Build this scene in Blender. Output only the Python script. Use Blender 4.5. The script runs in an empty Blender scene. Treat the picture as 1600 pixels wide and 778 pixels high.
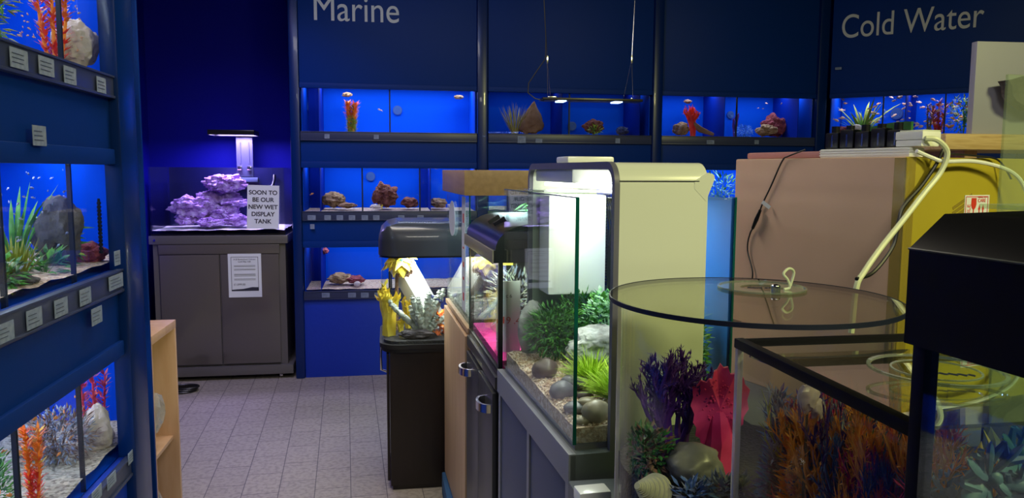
import bpy, bmesh, math, random
from mathutils import Vector, Matrix, noise
R = math.radians
S = bpy.context.scene
C = S.collection
# ------------------------------------------------------------------ camera
F = 1200.0; YAW, PIT, ROLL, EYE = R(9.2), R(5.85), R(0.3), 1.5
cd = bpy.data.cameras.new('camera'); cd.sensor_width = 36; cd.lens = F/1600*36; cd.clip_start = .02
cam = bpy.data.objects.new('camera', cd); C.objects.link(cam)
fwd = Vector((math.sin(YAW)*math.cos(PIT), math.cos(YAW)*math.cos(PIT), -math.sin(PIT)))
rgt = Vector((math.cos(YAW), -math.sin(YAW), 0)); upv = rgt.cross(fwd)
c_, s_ = math.cos(ROLL), math.sin(ROLL)
r2 = rgt*c_ + upv*s_; u2 = upv*c_ - rgt*s_
m = Matrix((r2, u2, -fwd)).transposed().to_4x4(); m.translation = (0, 0, EYE)
cam.matrix_world = m
S.camera = cam
def ray(px, py): return (fwd*F + r2*(px-800) + u2*(389-py))
def atY(px, py, Y): d = ray(px, py); return Vector((0, 0, EYE)) + d*(Y/d.y)
def atX(px, py, X): d = ray(px, py); return Vector((0, 0, EYE)) + d*(X/d.x)
def atZ(px, py, Z): d = ray(px, py); return Vector((0, 0, EYE)) + d*((Z-EYE)/d.z)
# ------------------------------------------------------------------ world, colour, room lights
w = bpy.data.worlds.new('world'); S.world = w; w.use_nodes = True
w.node_tree.nodes['Background'].inputs[0].default_value = (.10, .14, .30, 1)
w.node_tree.nodes['Background'].inputs[1].default_value = .12
S.view_settings.view_transform = 'Standard'; S.view_settings.look = 'None'
S.view_settings.gamma = 1; S.view_settings.use_curve_mapping = False
S.view_settings.exposure = 0.0
def area(name, loc, size, power, col, rot=(0, 0, 0), parent=None, spread=180):
    l = bpy.data.lights.new(name, 'AREA'); l.shape = 'RECTANGLE'; l.size, l.size_y = size
    l.energy = power; l.color = col; l.spread = R(spread)
    o = bpy.data.objects.new(name, l); C.objects.link(o); o.location = loc; o.rotation_euler = rot; o.parent = parent
    return o
def aim(o, to):
    o.rotation_euler = (Vector(to)-o.location).to_track_quat('-Z', 'Y').to_euler()
area('ceiling_light', (-.2, 3.0, 3.1), (1.2, .6), 34, (1, .90, .74))
area('ceiling_light', (.6, -1.2, 3.1), (1.2, .6), 52, (1, .96, .86))
yl = area('yellow_counter_light', (2.3, -.35, 3.0), (.5, .3), 54, (1, .97, .38)); aim(yl, (1.0, 1.6, 1.2))
bl = area('blue_room_light', (-.2, 3.4, 3.1), (1.6, .5), 9, (.08, .26, 1)); aim(bl, (-.2, 5.6, 1.0))
area('blue_glow_fill', (-1.58, 5.25, 1.15), (.5, .55), 2.6, (.03, .05, 1), rot=(0, R(90), 0))  # added unseen light that makes the blue glow on the niche's left wall
vl = area('violet_spot_light', (-.9, 4.3, 3.1), (.3, .3), 8, (.52, .45, 1), spread=100); aim(vl, (-1.0, 5.2, .6))
# ------------------------------------------------------------------ materials
def mat(name, col, rough=.5, metal=0, var=None, scale=20, bump=0, bscale=60, coat=0, emit=0, alpha=1, trans=0, spec=.5, stretch=None, tex='noise', detail=4):
    mt = bpy.data.materials.new(name); mt.use_nodes = True; nt = mt.node_tree
    b = nt.nodes['Principled BSDF']
    b.inputs['Base Color'].default_value = (*col, 1); b.inputs['Roughness'].default_value = rough
    b.inputs['Metallic'].default_value = metal; b.inputs['Coat Weight'].default_value = coat
    b.inputs['Specular IOR Level'].default_value = spec
    b.inputs['Transmission Weight'].default_value = trans
    if emit: b.inputs['Emission Color'].default_value = (*col, 1); b.inputs['Emission Strength'].default_value = emit
    tc = nt.nodes.new('ShaderNodeTexCoord'); mp = nt.nodes.new('ShaderNodeMapping')
    nt.links.new(tc.outputs['Object'], mp.inputs[0])
    if stretch: mp.inputs['Scale'].default_value = stretch
    if var:
        if tex == 'voronoi':
            n = nt.nodes.new('ShaderNodeTexVoronoi'); n.inputs['Scale'].default_value = scale
            sp = nt.nodes.new('ShaderNodeSeparateColor'); nt.links.new(n.outputs['Color'], sp.inputs[0]); fo = sp.outputs[0]
        else:
            n = nt.nodes.new('ShaderNodeTexNoise'); n.inputs['Scale'].default_value = scale; n.inputs['Detail'].default_value = detail; fo = n.outputs[0]
        nt.links.new(mp.outputs[0], n.inputs['Vector'])
        cr = nt.nodes.new('ShaderNodeValToRGB'); e = cr.color_ramp.elements
        lo, hi = (.3, .7) if tex == 'noise' else (0, 1)
        cols = [col]+list(var)
        e[0].position = lo; e[0].color = (*cols[0], 1); e[1].position = hi; e[1].color = (*cols[-1], 1)
        for i in range(1, len(cols)-1):
            x = e.new(lo+(hi-lo)*i/(len(cols)-1)); x.color = (*cols[i], 1)
        nt.links.new(fo, cr.inputs[0]); nt.links.new(cr.outputs[0], b.inputs['Base Color'])
    if bump:
        n2 = nt.nodes.new('ShaderNodeTexNoise'); n2.inputs['Scale'].default_value = bscale; nt.links.new(mp.outputs[0], n2.inputs['Vector'])
        bp = nt.nodes.new('ShaderNodeBump'); bp.inputs['Strength'].default_value = bump; bp.inputs['Distance'].default_value = .01
        nt.links.new(n2.outputs[0], bp.inputs['Height']); nt.links.new(bp.outputs[0], b.inputs['Normal'])
    return mt
def glass(name, tint=(.93, .98, .96), refl=1.0, base=0.0, haze=None, rough=.0):
    mt = bpy.data.materials.new(name); mt.use_nodes = True; nt = mt.node_tree; nt.nodes.clear()
    out = nt.nodes.new('ShaderNodeOutputMaterial'); mx = nt.nodes.new('ShaderNodeMixShader')
    tr = nt.nodes.new('ShaderNodeBsdfTransparent'); tr.inputs[0].default_value = (*tint, 1)
    gl = nt.nodes.new('ShaderNodeBsdfGlossy'); gl.inputs['Roughness'].default_value = rough
    gl.inputs[0].default_value = (1, 1, 1, 1)
    # a pane has two faces, and each is one surface here: Schlick of the facing angle
    lw = nt.nodes.new('ShaderNodeLayerWeight'); lw.inputs[0].default_value = .5
    pw = nt.nodes.new('ShaderNodeMath'); pw.operation = 'POWER'; pw.inputs[1].default_value = 4.5
    ml = nt.nodes.new('ShaderNodeMath'); ml.operation = 'MULTIPLY_ADD'; ml.inputs[1].default_value = (1-.04-base)*.62*refl; ml.inputs[2].default_value = .025*refl+base
    nt.links.new(lw.outputs['Facing'], pw.inputs[0]); nt.links.new(pw.outputs[0], ml.inputs[0])
    nt.links.new(ml.outputs[0], mx.inputs[0]); nt.links.new(gl.outputs[0], mx.inputs[2])
    if haze:
        df = nt.nodes.new('ShaderNodeBsdfDiffuse'); df.inputs[0].default_value = (*haze[:3], 1)
        m2 = nt.nodes.new('ShaderNodeMixShader'); m2.inputs[0].default_value = haze[3]
        nt.links.new(tr.outputs[0], m2.inputs[1]); nt.links.new(df.outputs[0], m2.inputs[2]); nt.links.new(m2.outputs[0], mx.inputs[1])
    else: nt.links.new(tr.outputs[0], mx.inputs[1])
    nt.links.new(mx.outputs[0], out.inputs[0]); return mt
M = {}
M['navy'] = mat('navy_panel', (.0008, .028, .20), .5, spec=.14, bump=.05, bscale=8)
M['navy_gloss'] = mat('navy_post', (.0008, .018, .12), .28, coat=.15, spec=.3)
M['navy_wall'] = mat('navy_wall', (.001, .002, .16), .7, spec=.1, bump=.1, bscale=30)
M['royal'] = mat('royal_plinth', (.002, .035, .42), .5, bump=.1, bscale=30)
M['tank_blue'] = mat('tank_blue', (.0, .062, .66), .7, spec=.05)
M['tank_dark'] = mat('tank_dark_blue', (.0, .016, .30), .7, spec=.05)
M['tank_back'] = mat('display_back_panel', (.002, .003, .035), .35)
M['rail'] = mat('rail', (.035, .045, .10), .35)
M['paper'] = mat('paper', (.75, .78, .80), .7)
M['label'] = mat('shelf_label', (.16, .21, .33), .6, var=[(.27, .32, .44)], scale=60)
M['ink'] = mat('ink', (.03, .03, .05), .6)
M['letter'] = mat('vinyl_letter', (.62, .64, .68), .5)
M['black'] = mat('black_plastic', (.006, .006, .007), .3)
M['black_matte'] = mat('black_matte', (.008, .007, .007), .55, bump=.05, bscale=100)
M['hood_black'] = mat('hood_black', (.003, .003, .0035), .4, spec=.15)
M['rim_black'] = mat('rim_black', (.003, .003, .0035), .45, spec=.12)
M['plate'] = mat('lamp_plate', (.035, .04, .075), .4)
M['dark_line'] = mat('silicone', (.002, .006, .02), .5)
M['grey_hood'] = mat('grey_hood', (.045, .05, .06), .35, coat=.3)
M['grey_gloss'] = mat('grey_gloss', (.115, .10, .088), .14, coat=.6)
M['grey_gloss2'] = mat('grey_gloss_frame', (.125, .115, .105), .25)
M['glass'] = glass('clear_glass')
M['glass_soft'] = glass('rack_glass', (.95, .98, 1), .5)
M['acrylic'] = glass('acrylic', (.97, .98, .96), .6)
M['acr_highlight'] = glass('acrylic_highlight', (.9, .9, .95), 1, .25, haze=(.75, .75, .8, .5), rough=.12)  # whitish haze stands in for the bright highlight on acrylic edges
M['lid_tint'] = glass('tinted_lid', (.70, .71, .56), 1, .07)
M['lid_mirror'] = glass('glossy_lid', (.82, .83, .74), 1, .34)
M['ring'] = glass('ring_glass', (.80, .85, .75), 1, .12, haze=(.6, .65, .5, .15))
M['frosted'] = glass('frosted_glass', (.86, .93, .80), .5, .0, haze=(.45, .52, .36, .14), rough=.2)
M['bluefilm'] = mat('blue_film', (.004, .15, .60), .6, var=[(.003, .10, .48)], scale=3)
M['glass_edge'] = mat('glass_edge', (.005, .09, .07), .15)
M['oak'] = mat('oak', (.50, .31, .16), .45, var=[(.62, .41, .24)], scale=6, stretch=(8, 8, .6))
M['oakh'] = mat('oak_lid', (.34, .22, .11), .45, var=[(.44, .29, .15)], scale=6, stretch=(8, .8, 8))
M['beech'] = mat('beech_shelf', (.58, .34, .20), .45, var=[(.66, .42, .28)], scale=5, stretch=(6, 6, .8))
M['pine'] = mat('pine', (.55, .36, .14), .5, var=[(.70, .50, .24), (.45, .27, .10)], scale=5, stretch=(1.2, 9, 12))
M['brown_black'] = mat('brown_black', (.014, .008, .006), .35, var=[(.02, .012, .009)], scale=4, stretch=(9, 9, 1))
M['char'] = mat('charcoal_door', (.045, .045, .048), .35)
M['chrome'] = mat('chrome', (.7, .7, .72), .18, 1)
M['white_pl'] = mat('white_plastic', (.86, .88, .82), .28, coat=.25)
M['pale_pl'] = mat('pale_plastic', (.72, .76, .62), .22, coat=.3)
M['grey_edge'] = mat('grey_trim', (.13, .13, .17), .4)
M['slate'] = mat('slate_panel', (.055, .072, .13), .45)
M['silver_frame'] = mat('silver_frame', (.22, .23, .27), .4)
M['steel_grey'] = mat('steel_grey', (.10, .115, .125), .4)
M['card_tan'] = mat('cardboard', (.62, .41, .285), .75, var=[(.68, .455, .32)], scale=4, bump=.06, bscale=12)
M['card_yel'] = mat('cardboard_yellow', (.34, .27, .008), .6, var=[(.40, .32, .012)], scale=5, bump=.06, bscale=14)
M['tape'] = glass('packing_tape', (.85, .78, .45), 1, .04, haze=(.55, .45, .08, .35), rough=.25)
M['red'] = mat('print_red', (.62, .035, .015), .6)
M['pinkpl'] = mat('pink_plastic', (.52, .24, .22), .45)
M['cable_w'] = mat('white_cable', (.72, .76, .50), .4)
M['cable_k'] = mat('black_cable', (.012, .012, .012), .4)
M['sand'] = mat('white_sand', (.72, .66, .70), .9, bump=.6, bscale=140)
M['gravel_pk'] = mat('pink_gravel_bed', (.55, .36, .28), .9, var=[(.75, .55, .46), (.32, .2, .16), (.8, .68, .6)], scale=130, tex='voronoi', bump=.6, bscale=160)
M['gravel_gr'] = mat('mixed_gravel', (.30, .26, .22), .9, var=[(.52, .46, .40), (.16, .13, .11), (.6, .5, .42)], scale=110, tex='voronoi', bump=.6, bscale=160)
M['gravel_tan'] = mat('tan_gravel', (.58, .40, .26), .8, var=[(.70, .54, .40), (.42, .27, .17), (.80, .66, .54)], scale=120, tex='voronoi', bump=.7, bscale=160)
M['gravel_hot'] = mat('hot_pink_gravel', (.80, .02, .30), .8, var=[(.95, .06, .45)], scale=150, tex='voronoi', bump=.5, bscale=180)
M['gravel_bk'] = mat('black_gravel', (.012, .012, .014), .6, var=[(.03, .03, .03)], scale=140, tex='voronoi', bump=.6, bscale=160)
M['rock_purple'] = mat('live_rock', (.20, .08, .30), .9, var=[(.45, .24, .60), (.68, .50, .80)], scale=22, bump=1, bscale=60)
M['rock_red'] = mat('red_rock', (.08, .018, .018), .9, var=[(.17, .045, .04), (.27, .10, .08)], scale=25, bump=1, bscale=70)
M['rock_brown'] = mat('brown_rock', (.12, .06, .035), .9, var=[(.27, .16, .10), (.42, .28, .19)], scale=25, bump=1, bscale=60)
M['rock_tan'] = mat('tan_rock', (.19, .09, .06), .9, var=[(.29, .16, .11)], scale=12, bump=.6, bscale=40)
M['rock_grey'] = mat('grey_rock', (.20, .20, .19), .8, var=[(.42, .43, .40), (.62, .63, .60)], scale=14, bump=.8, bscale=40)
M['rock_dark'] = mat('dark_rock', (.05, .045, .055), .85, var=[(.13, .11, .12)], scale=14, bump=.8, bscale=50)
M['rock_white'] = mat('white_rock', (.50, .40, .40), .8, var=[(.8, .68, .68)], scale=16, bump=.8, bscale=40)
M['rock_magenta'] = mat('crusty_rock', (.13, .012, .03), .9, var=[(.32, .06, .10)], scale=30, bump=1, bscale=80)
M['pebble'] = mat('pebble', (.22, .18, .12), .35, var=[(.38, .31, .22)], scale=10)
M['pebble_g'] = mat('grey_pebble', (.12, .12, .13), .35, var=[(.20, .20, .21)], scale=10)
M['pebble_b'] = mat('brown_pebble', (.075, .05, .045), .4, var=[(.13, .09, .08)], scale=9)
def pm(name, a, b, sc=20, rough=.5): M[name] = mat(name, a, rough, var=[b], scale=sc)
pm('orange', (.75, .10, .01), (.95, .35, .03)); pm('red_plant', (.75, .02, .02), (.95, .08, .03)); pm('rose', (.50, .02, .07), (.75, .08, .14))
pm('green', (.03, .16, .015), (.10, .36, .03)); pm('lime', (.30, .50, .01), (.55, .75, .05)); pm('olive', (.16, .20, .02), (.34, .36, .04))
pm('dark_green', (.015, .09, .02), (.05, .22, .05)); pm('mint', (.16, .48, .16), (.62, .85, .62), 45); pm('grass_tan', (.33, .28, .08), (.5, .42, .15))
pm('purple', (.035, .006, .12), (.10, .025, .28)); pm('magenta', (.45, .01, .10), (.70, .05, .20)); pm('blue_fl', (.05, .10, .40), (.16, .32, .55))
pm('grey_blue', (.12, .14, .26), (.28, .33, .45)); pm('amber', (.65, .22, .01), (.90, .42, .03)); pm('yellow', (.80, .58, .02), (.95, .80, .12))
pm('pale_coral', (.28, .33, .27), (.58, .62, .55), 80); pm('pink_fish', (.75, .35, .25), (.9, .6, .5)); pm('orange_fish', (.85, .25, .06), (.9, .4, .15))
pm('blue_fish', (.25, .35, .75), (.55, .55, .8)); pm('teal', (.05, .25, .30), (.15, .40, .42)); pm('brown_pl', (.10, .05, .04), (.22, .11, .08))
pm('rust', (.35, .05, .03), (.55, .12, .05)); pm('shell', (.42, .44, .26), (.55, .56, .36)); pm('navy_coral', (.02, .03, .12), (.05, .07, .22)); pm('bright_blue', (.02, .15, .75), (.05, .3, .9))
# ------------------------------------------------------------------ mesh builder
class MB:
    def __init__(s): s.b = bmesh.new()
    def mi(s, fs, k):
        for f in fs: f.material_index = k
    def box(s, x0, x1, y0, y1, z0, z1, bev=0, k=0, rot=None, seg=2):
        r = bmesh.ops.create_cube(s.b, size=1); vs = r['verts']
        mm = Matrix.Translation(((x0+x1)/2, (y0+y1)/2, (z0+z1)/2)) @ (rot if rot else Matrix.Identity(4)) @ Matrix.Diagonal((x1-x0, y1-y0, z1-z0, 1))
        bmesh.ops.transform(s.b, matrix=mm, verts=vs)
        fs = {f for v in vs for f in v.link_faces}; s.mi(fs, k)
        if bev:
            es = list({e for v in vs for e in v.link_edges})
            g = bmesh.ops.bevel(s.b, geom=es, offset=bev, segments=seg, profile=.6, affect='EDGES')
            s.mi(g['faces'], k)
        return s
    def tube(s, pts, rad, n=8, k=0, cap=True, flat=1):
        pts = [Vector(p) for p in pts]; rings = []
        rr = rad if isinstance(rad, (list, tuple)) else [rad]*len(pts)
        prev = None
        for i, p in enumerate(pts):
            t = (pts[min(i+1, len(pts)-1)]-pts[max(i-1, 0)]).normalized()
            if prev is None:
                a = t.orthogonal().normalized()
            else:
                a = (prev - t*prev.dot(t))
                a = a.normalized() if a.length > 1e-6 else t.orthogonal().normalized()
            prev = a; bb = t.cross(a)
            rings.append([s.b.verts.new(p+(a*math.cos(2*math.pi*j/n)+bb*flat*math.sin(2*math.pi*j/n))*rr[i]) for j in range(n)])
        for i in range(len(rings)-1):
            for j in range(n):
                f = s.b.faces.new((rings[i][j], rings[i][(j+1) % n], rings[i+1][(j+1) % n], rings[i+1][j])); f.material_index = k
        if cap:
            for q in (rings[0][::-1], rings[-1]):
                try: f = s.b.faces.new(q); f.material_index = k
                except ValueError: pass
        return s
    def cyl(s, c, r, z0, z1, n=48, k=0, r2=None):
        return s.tube([(c[0], c[1], z0), (c[0], c[1], z1)], [r, r if r2 is None else r2], n, k)
    def ring(s, c, ri, ro, z0, z1, n=64, k=0):
        q = [[s.b.verts.new((c[0]+r*math.cos(2*math.pi*j/n), c[1]+r*math.sin(2*math.pi*j/n), z)) for j in range(n)] for r, z in ((ri, z0), (ro, z0), (ro, z1), (ri, z1))]
        for a in range(4):
            for j in range(n):
                f = s.b.faces.new((q[a][j], q[a][(j+1) % n], q[(a+1) % 4][(j+1) % n], q[(a+1) % 4][j])); f.material_index = k
        return s
    def prism(s, prof, axis, a0, a1, k=0):
        """prof: list of (u,v). axis 'y': u=x v=z extruded over y; 'x': u=y v=z; 'z': u=x v=y"""
        def P(u, v, a): return {'y': (u, a, v), 'x': (a, u, v), 'z': (u, v, a)}[axis]
        A = [s.b.verts.new(P(u, v, a0)) for u, v in prof]; B = [s.b.verts.new(P(u, v, a1)) for u, v in prof]
        n = len(prof); fs = []
        for i in range(n): fs.append(s.b.faces.new((A[i], A[(i+1) % n], B[(i+1) % n], B[i])))
        fs.append(s.b.faces.new(A[::-1])); fs.append(s.b.faces.new(B)); s.mi(fs, k)
        return s
    def ball(s, c, r, sub=2, k=0, jit=0, seed=0, freq=3, oct=4, flat_bottom=False, power=1):
        g = bmesh.ops.create_icosphere(s.b, subdivisions=sub, radius=1)['verts']
        rv = Vector(r) if not isinstance(r, (int, float)) else Vector((r, r, r))
        off = Vector((seed*7.3, seed*3.1, seed*5.7))
        for v in g:
            d = v.co.normalized(); q = 1
            if jit: q = 1+jit*noise.fractal(d*freq+off, .9, 2.1, oct)
            v.co = Vector((d.x*rv.x*q, d.y*rv.y*q, d.z*rv.z*q))
            if flat_bottom and v.co.z < -rv.z*.35: v.co.z = -rv.z*.35+ (v.co.z+rv.z*.35)*.1
            v.co += Vector(c)
        for f in {f for v in g for f in v.link_faces}: f.material_index = k
        return s
    def leaf(s, p, d, L, W, k=0, bend=0, th=.08, nrm=None):
        """a thin pointed leaf with a raised midrib and an underside"""
        p = Vector(p); d = Vector(d).normalized()
        side = d.cross(nrm if nrm else Vector((0, 0, 1)))
        side = side.normalized() if side.length > 1e-4 else Vector((1, 0, 0))
        up = side.cross(d).normalized(); t = W*th
        a = s.b.verts.new(p); m1 = p+d*L*.45
        l = s.b.verts.new(m1-side*W*.5-up*bend*L*.4); r = s.b.verts.new(m1+side*W*.5-up*bend*L*.4)
        c = s.b.verts.new(m1+up*t); u = s.b.verts.new(m1-up*t*1.5)
        e = s.b.verts.new(p+d*L-up*bend*L)
        for q in ((a, l, c), (a, c, r), (l, e, c), (c, e, r), (a, u, l), (a, r, u), (l, u, e), (u, r, e)):
            f = s.b.faces.new(q); f.material_index = k
        return s
    def blade(s, p, d, L, W, droop, k=0, n=5, th=.18):
        p = Vector(p); d = Vector(d).normalized(); pts = []; 
        h = Vector((d.x, d.y, 0)); h = h.normalized() if h.length > .01 else Vector((1, 0, 0))
        for i in range(n+1):
            t = i/n; pts.append(p+d*L*t + (h*.5-Vector((0, 0, 1)))*droop*L*t*t)
        side = h.cross(Vector((0, 0, 1))).normalized(); prev = None
        for i, q in enumerate(pts):
            t = i/n; ww = W*(.55+.9*t)*(1-t**2.2)+.0002
            dd = (pts[min(i+1, n)]-pts[max(i-1, 0)]).normalized(); nn = side.cross(dd)
            r = [s.b.verts.new(q-side*ww*.5), s.b.verts.new(q+nn*ww*th), s.b.verts.new(q+side*ww*.5), s.b.verts.new(q-nn*ww*th)]
            if prev:
                for j in range(4):
                    f = s.b.faces.new((prev[j], prev[(j+1) % 4], r[(j+1) % 4], r[j])); f.material_index = k
            prev = r
        return s
    def build(s, name, m, parent=None, loc=(0, 0, 0), rotz=0, smooth=40):
        me = bpy.data.meshes.new(name)
        bmesh.ops.recalc_face_normals(s.b, faces=s.b.faces)
        s.b.to_mesh(me); s.b.free()
        for x in (m if isinstance(m, (list, tuple)) else [m]): me.materials.append(M[x] if isinstance(x, str) else x)
        if smooth:
            me.polygons.foreach_set('use_smooth', [True]*len(me.polygons)); me.set_sharp_from_angle(angle=R(smooth))
        o = bpy.data.objects.new(name, me); C.objects.link(o); o.location = loc; o.rotation_euler.z = rotz; o.parent = parent
        return o
def tag(o, label, cat, group=None, kind=None):
    o['label'] = label; o['category'] = cat
    if group: o['group'] = group
    if kind: o['kind'] = kind
    return o
def thing(name, label, cat, loc=(0, 0, 0), rotz=0, group=None):
    o = bpy.data.objects.new(name, None); C.objects.link(o); o.empty_display_size = .05
    o.location = loc; o.rotation_euler = (0, 0, rotz); o['root_rz'] = rotz; return tag(o, label, cat, group)
def struct(name, mb, m):
    o = mb.build(name, m, smooth=0); o['kind'] = 'structure'; return o
def W(root, x, y, z): return root.matrix_basis @ Vector((x, y, z))
def onplane(px, py, root, v):
    """local point where the sight line crosses the plane local y = v of a root"""
    inv = root.matrix_basis.inverted(); o = inv @ Vector((0, 0, EYE)); d = inv.to_3x3() @ ray(px, py)
    return o + d*((v-o.y)/d.y)
def dup(root, loc, rot=None, label=None, group=None, scale=None):
    r = root.copy(); C.objects.link(r); r.location = loc
    if rot is not None: r.rotation_euler = rot
    if scale: r.scale = (scale,)*3
    if label: r['label'] = label
    if group: r['group'] = group
    for ch in list(root.children):
        c = ch.copy(); C.objects.link(c); c.parent = r
        for g in ch.children:
            d = g.copy(); C.objects.link(d); d.parent = c
    return r
def text(name, s, size, m, parent, loc, rot=(R(90), 0, 0), align='LEFT', ext=.0006, sx=1, line=1.0, off=0):
    cu = bpy.data.curves.new(name, 'FONT'); cu.body = s; cu.size = size; cu.extrude = ext; cu.align_x = align; cu.space_line = line; cu.offset = off
    t = bpy.data.objects.new('t', cu); C.objects.link(t); dg = bpy.context.evaluated_depsgraph_get()
    me = bpy.data.meshes.new_from_object(t.evaluated_get(dg)); bpy.data.objects.remove(t)
    me.materials.clear(); me.materials.append(M[m]); me.name = name
    o = bpy.data.objects.new(name, me); C.objects.link(o); o.parent = parent; o.location = loc; o.rotation_euler = rot; o.scale = (sx, 1, 1)
    return o
rnd = random.Random(7)
def smooth_path(pts):
    P = [Vector(p) for p in pts]; P = [P[0]*2-P[1]]+P+[P[-1]*2-P[-2]]; out = []
    for i in range(1, len(P)-2):
        for q in range(8):
            t = q/8; a, b2, c, d = P[i-1:i+3]
            out.append(.5*((2*b2)+(c-a)*t+(2*a-5*b2+4*c-d)*t*t+(3*b2-a-3*c+d)*t**3))
    return out+[P[-2]]
# ------------------------------------------------------------------ the room
nt_floor = mat('floor_tiles', (.20, .19, .17), .55, bump=.1, bscale=40)
nt = nt_floor.node_tree; b = nt.nodes['Principled BSDF']
br = nt.nodes.new('ShaderNodeTexBrick'); br.offset = .5; br.inputs['Scale'].default_value = 1
br.inputs['Brick Width'].default_value = .24; br.inputs['Row Height'].default_value = .165; br.inputs['Mortar Size'].default_value = .0022
br.inputs['Color1'].default_value = (.39, .34, .265, 1); br.inputs['Color2'].default_value = (.355, .31, .245, 1); br.inputs['Mortar'].default_value = (.12, .105, .09, 1)
tc = nt.nodes.new('ShaderNodeTexCoord'); mp = nt.nodes.new('ShaderNodeMapping'); mp.inputs['Rotation'].default_value = (0, 0, R(87))
nt.links.new(tc.outputs['Object'], mp.inputs[0]); nt.links.new(mp.outputs[0], br.inputs['Vector'])
nz = nt.nodes.new('ShaderNodeTexNoise'); nz.inputs['Scale'].default_value = 45; nz.inputs['Detail'].default_value = 8; nt.links.new(tc.outputs['Object'], nz.inputs[0])
mx = nt.nodes.new('ShaderNodeMix'); mx.data_type = 'RGBA'; mx.blend_type = 'MULTIPLY'; mx.inputs[0].default_value = .6
rp = nt.nodes.new('ShaderNodeValToRGB'); rp.color_ramp.elements[0].position = .38; rp.color_ramp.elements[0].color = (.55, .55, .55, 1); rp.color_ramp.elements[1].position = .55
nt.links.new(nz.outputs[0], rp.inputs[0]); nt.links.new(br.outputs[0], mx.inputs[6]); nt.links.new(rp.outputs[0], mx.inputs[7]); nt.links.new(mx.outputs[2], b.inputs['Base Color'])
M['floor'] = nt_floor
M['ceil'] = mat('ceiling_paint', (.05, .05, .07), .9)
M['wall_dim'] = mat('wall_dark_paint', (.02, .025, .06), .8)
XL, XR, YF, YB, H = -1.8, 5.2, -3.0, 6.3, 3.2
struct('floor', MB().box(XL-.1, XR+.1, YF-.1, YB+.1, -.1, 0), 'floor')
struct('ceiling', MB().box(XL-.1, XR+.1, YF-.1, YB+.1, H, H+.1), 'ceil')
struct('wall_left', MB().box(XL-.1, XL, YF, YB, 0, H), 'navy_wall')
struct('wall_right', MB().box(XR, XR+.1, YF, YB, 0, H), 'wall_dim')
struct('wall_back', MB().box(XL, XR, YB, YB+.1, 0, H), 'navy_wall')
struct('wall_front', MB().box(XL, XR, YF-.1, YF, 0, H), 'wall_dim')
# ------------------------------------------------------------------ aquarium racks
ROWS = [(1.765, 2.065), (1.204, 1.51), (.632, .945)]
def rack(name_label, loc, rz, Wd, post=(.075, .075), text_=None, labels=(), rows=(0, 1, 2), bottom='royal', lower=None):
    r = thing('aquarium_rack', name_label, 'rack', loc, rz)
    for i, (x, wd) in enumerate(((-post[0], post[0]), (Wd, post[1]))):
        if wd: MB().box(x, x+wd, -.028, .022 if loc[0] == LX else .46, 0, H-.03, .008 if loc[0] == LX else .012).build('post', 'navy_gloss', r)
    MB().box(.001, Wd-.001, 0, .02, 2.065, H-.03, .002).box(.001, Wd-.001, -.008, .01, 2.065, 2.10, .003).build('header_panel', 'navy', r)
    edges = [(1.70, 1.765, 1.51), (1.137, 1.204, .945), (.57, .632, 0)]
    for i, (z0, z1, zb) in enumerate(edges):
        MB().box(.002, Wd-.002, -.016, .0, z0, z1, .002).box(.002, Wd-.002, -.020, -.014, z0, z0+.008, .001).box(.002, Wd-.002, -.020, -.014, z1-.006, z1, .001).build('label_rail', 'rail', r)
        if zb: MB().box(.001, Wd-.001, 0, .02, zb, z1-.004, .001).box(.001, Wd-.001, -.012, .004, zb, zb+.045, .004).build('fascia_panel', 'navy', r)
        else: MB().box(.001, Wd-.001, 0, .02, zb, z1-.004, .001).build('plinth_panel', bottom, r)
    for (px, py, wd, hh, kk) in labels:
        q = onplane(px, py, r, -.018); wd = wd*(1.35 if loc[0] == LX else 1); m_ = MB().box(-wd/2, wd/2, -.0015, 0, -hh/2, hh/2)
        for z in (.22, 0, -.22): m_.box(-wd*.4, wd*(.1+.25*rnd.random()), -.0022, -.001, z*hh-hh*.02, z*hh+hh*.02, k=1)
        m_.build('price_label', [kk, 'slate'], r, (q.x, -.0195 if py else 0, q.z), smooth=0)
    if text_:
        s, px, py, px2 = text_; a = onplane(px, py, r, -.001); b_ = onplane(px2, py, r, -.001)
        t = text('lettering', s, .25, 'letter', r, (a.x, -.0015, a.z))
        t.scale.x = (b_.x-a.x)/max(1e-3, t.dimensions.x); 
    return r
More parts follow.
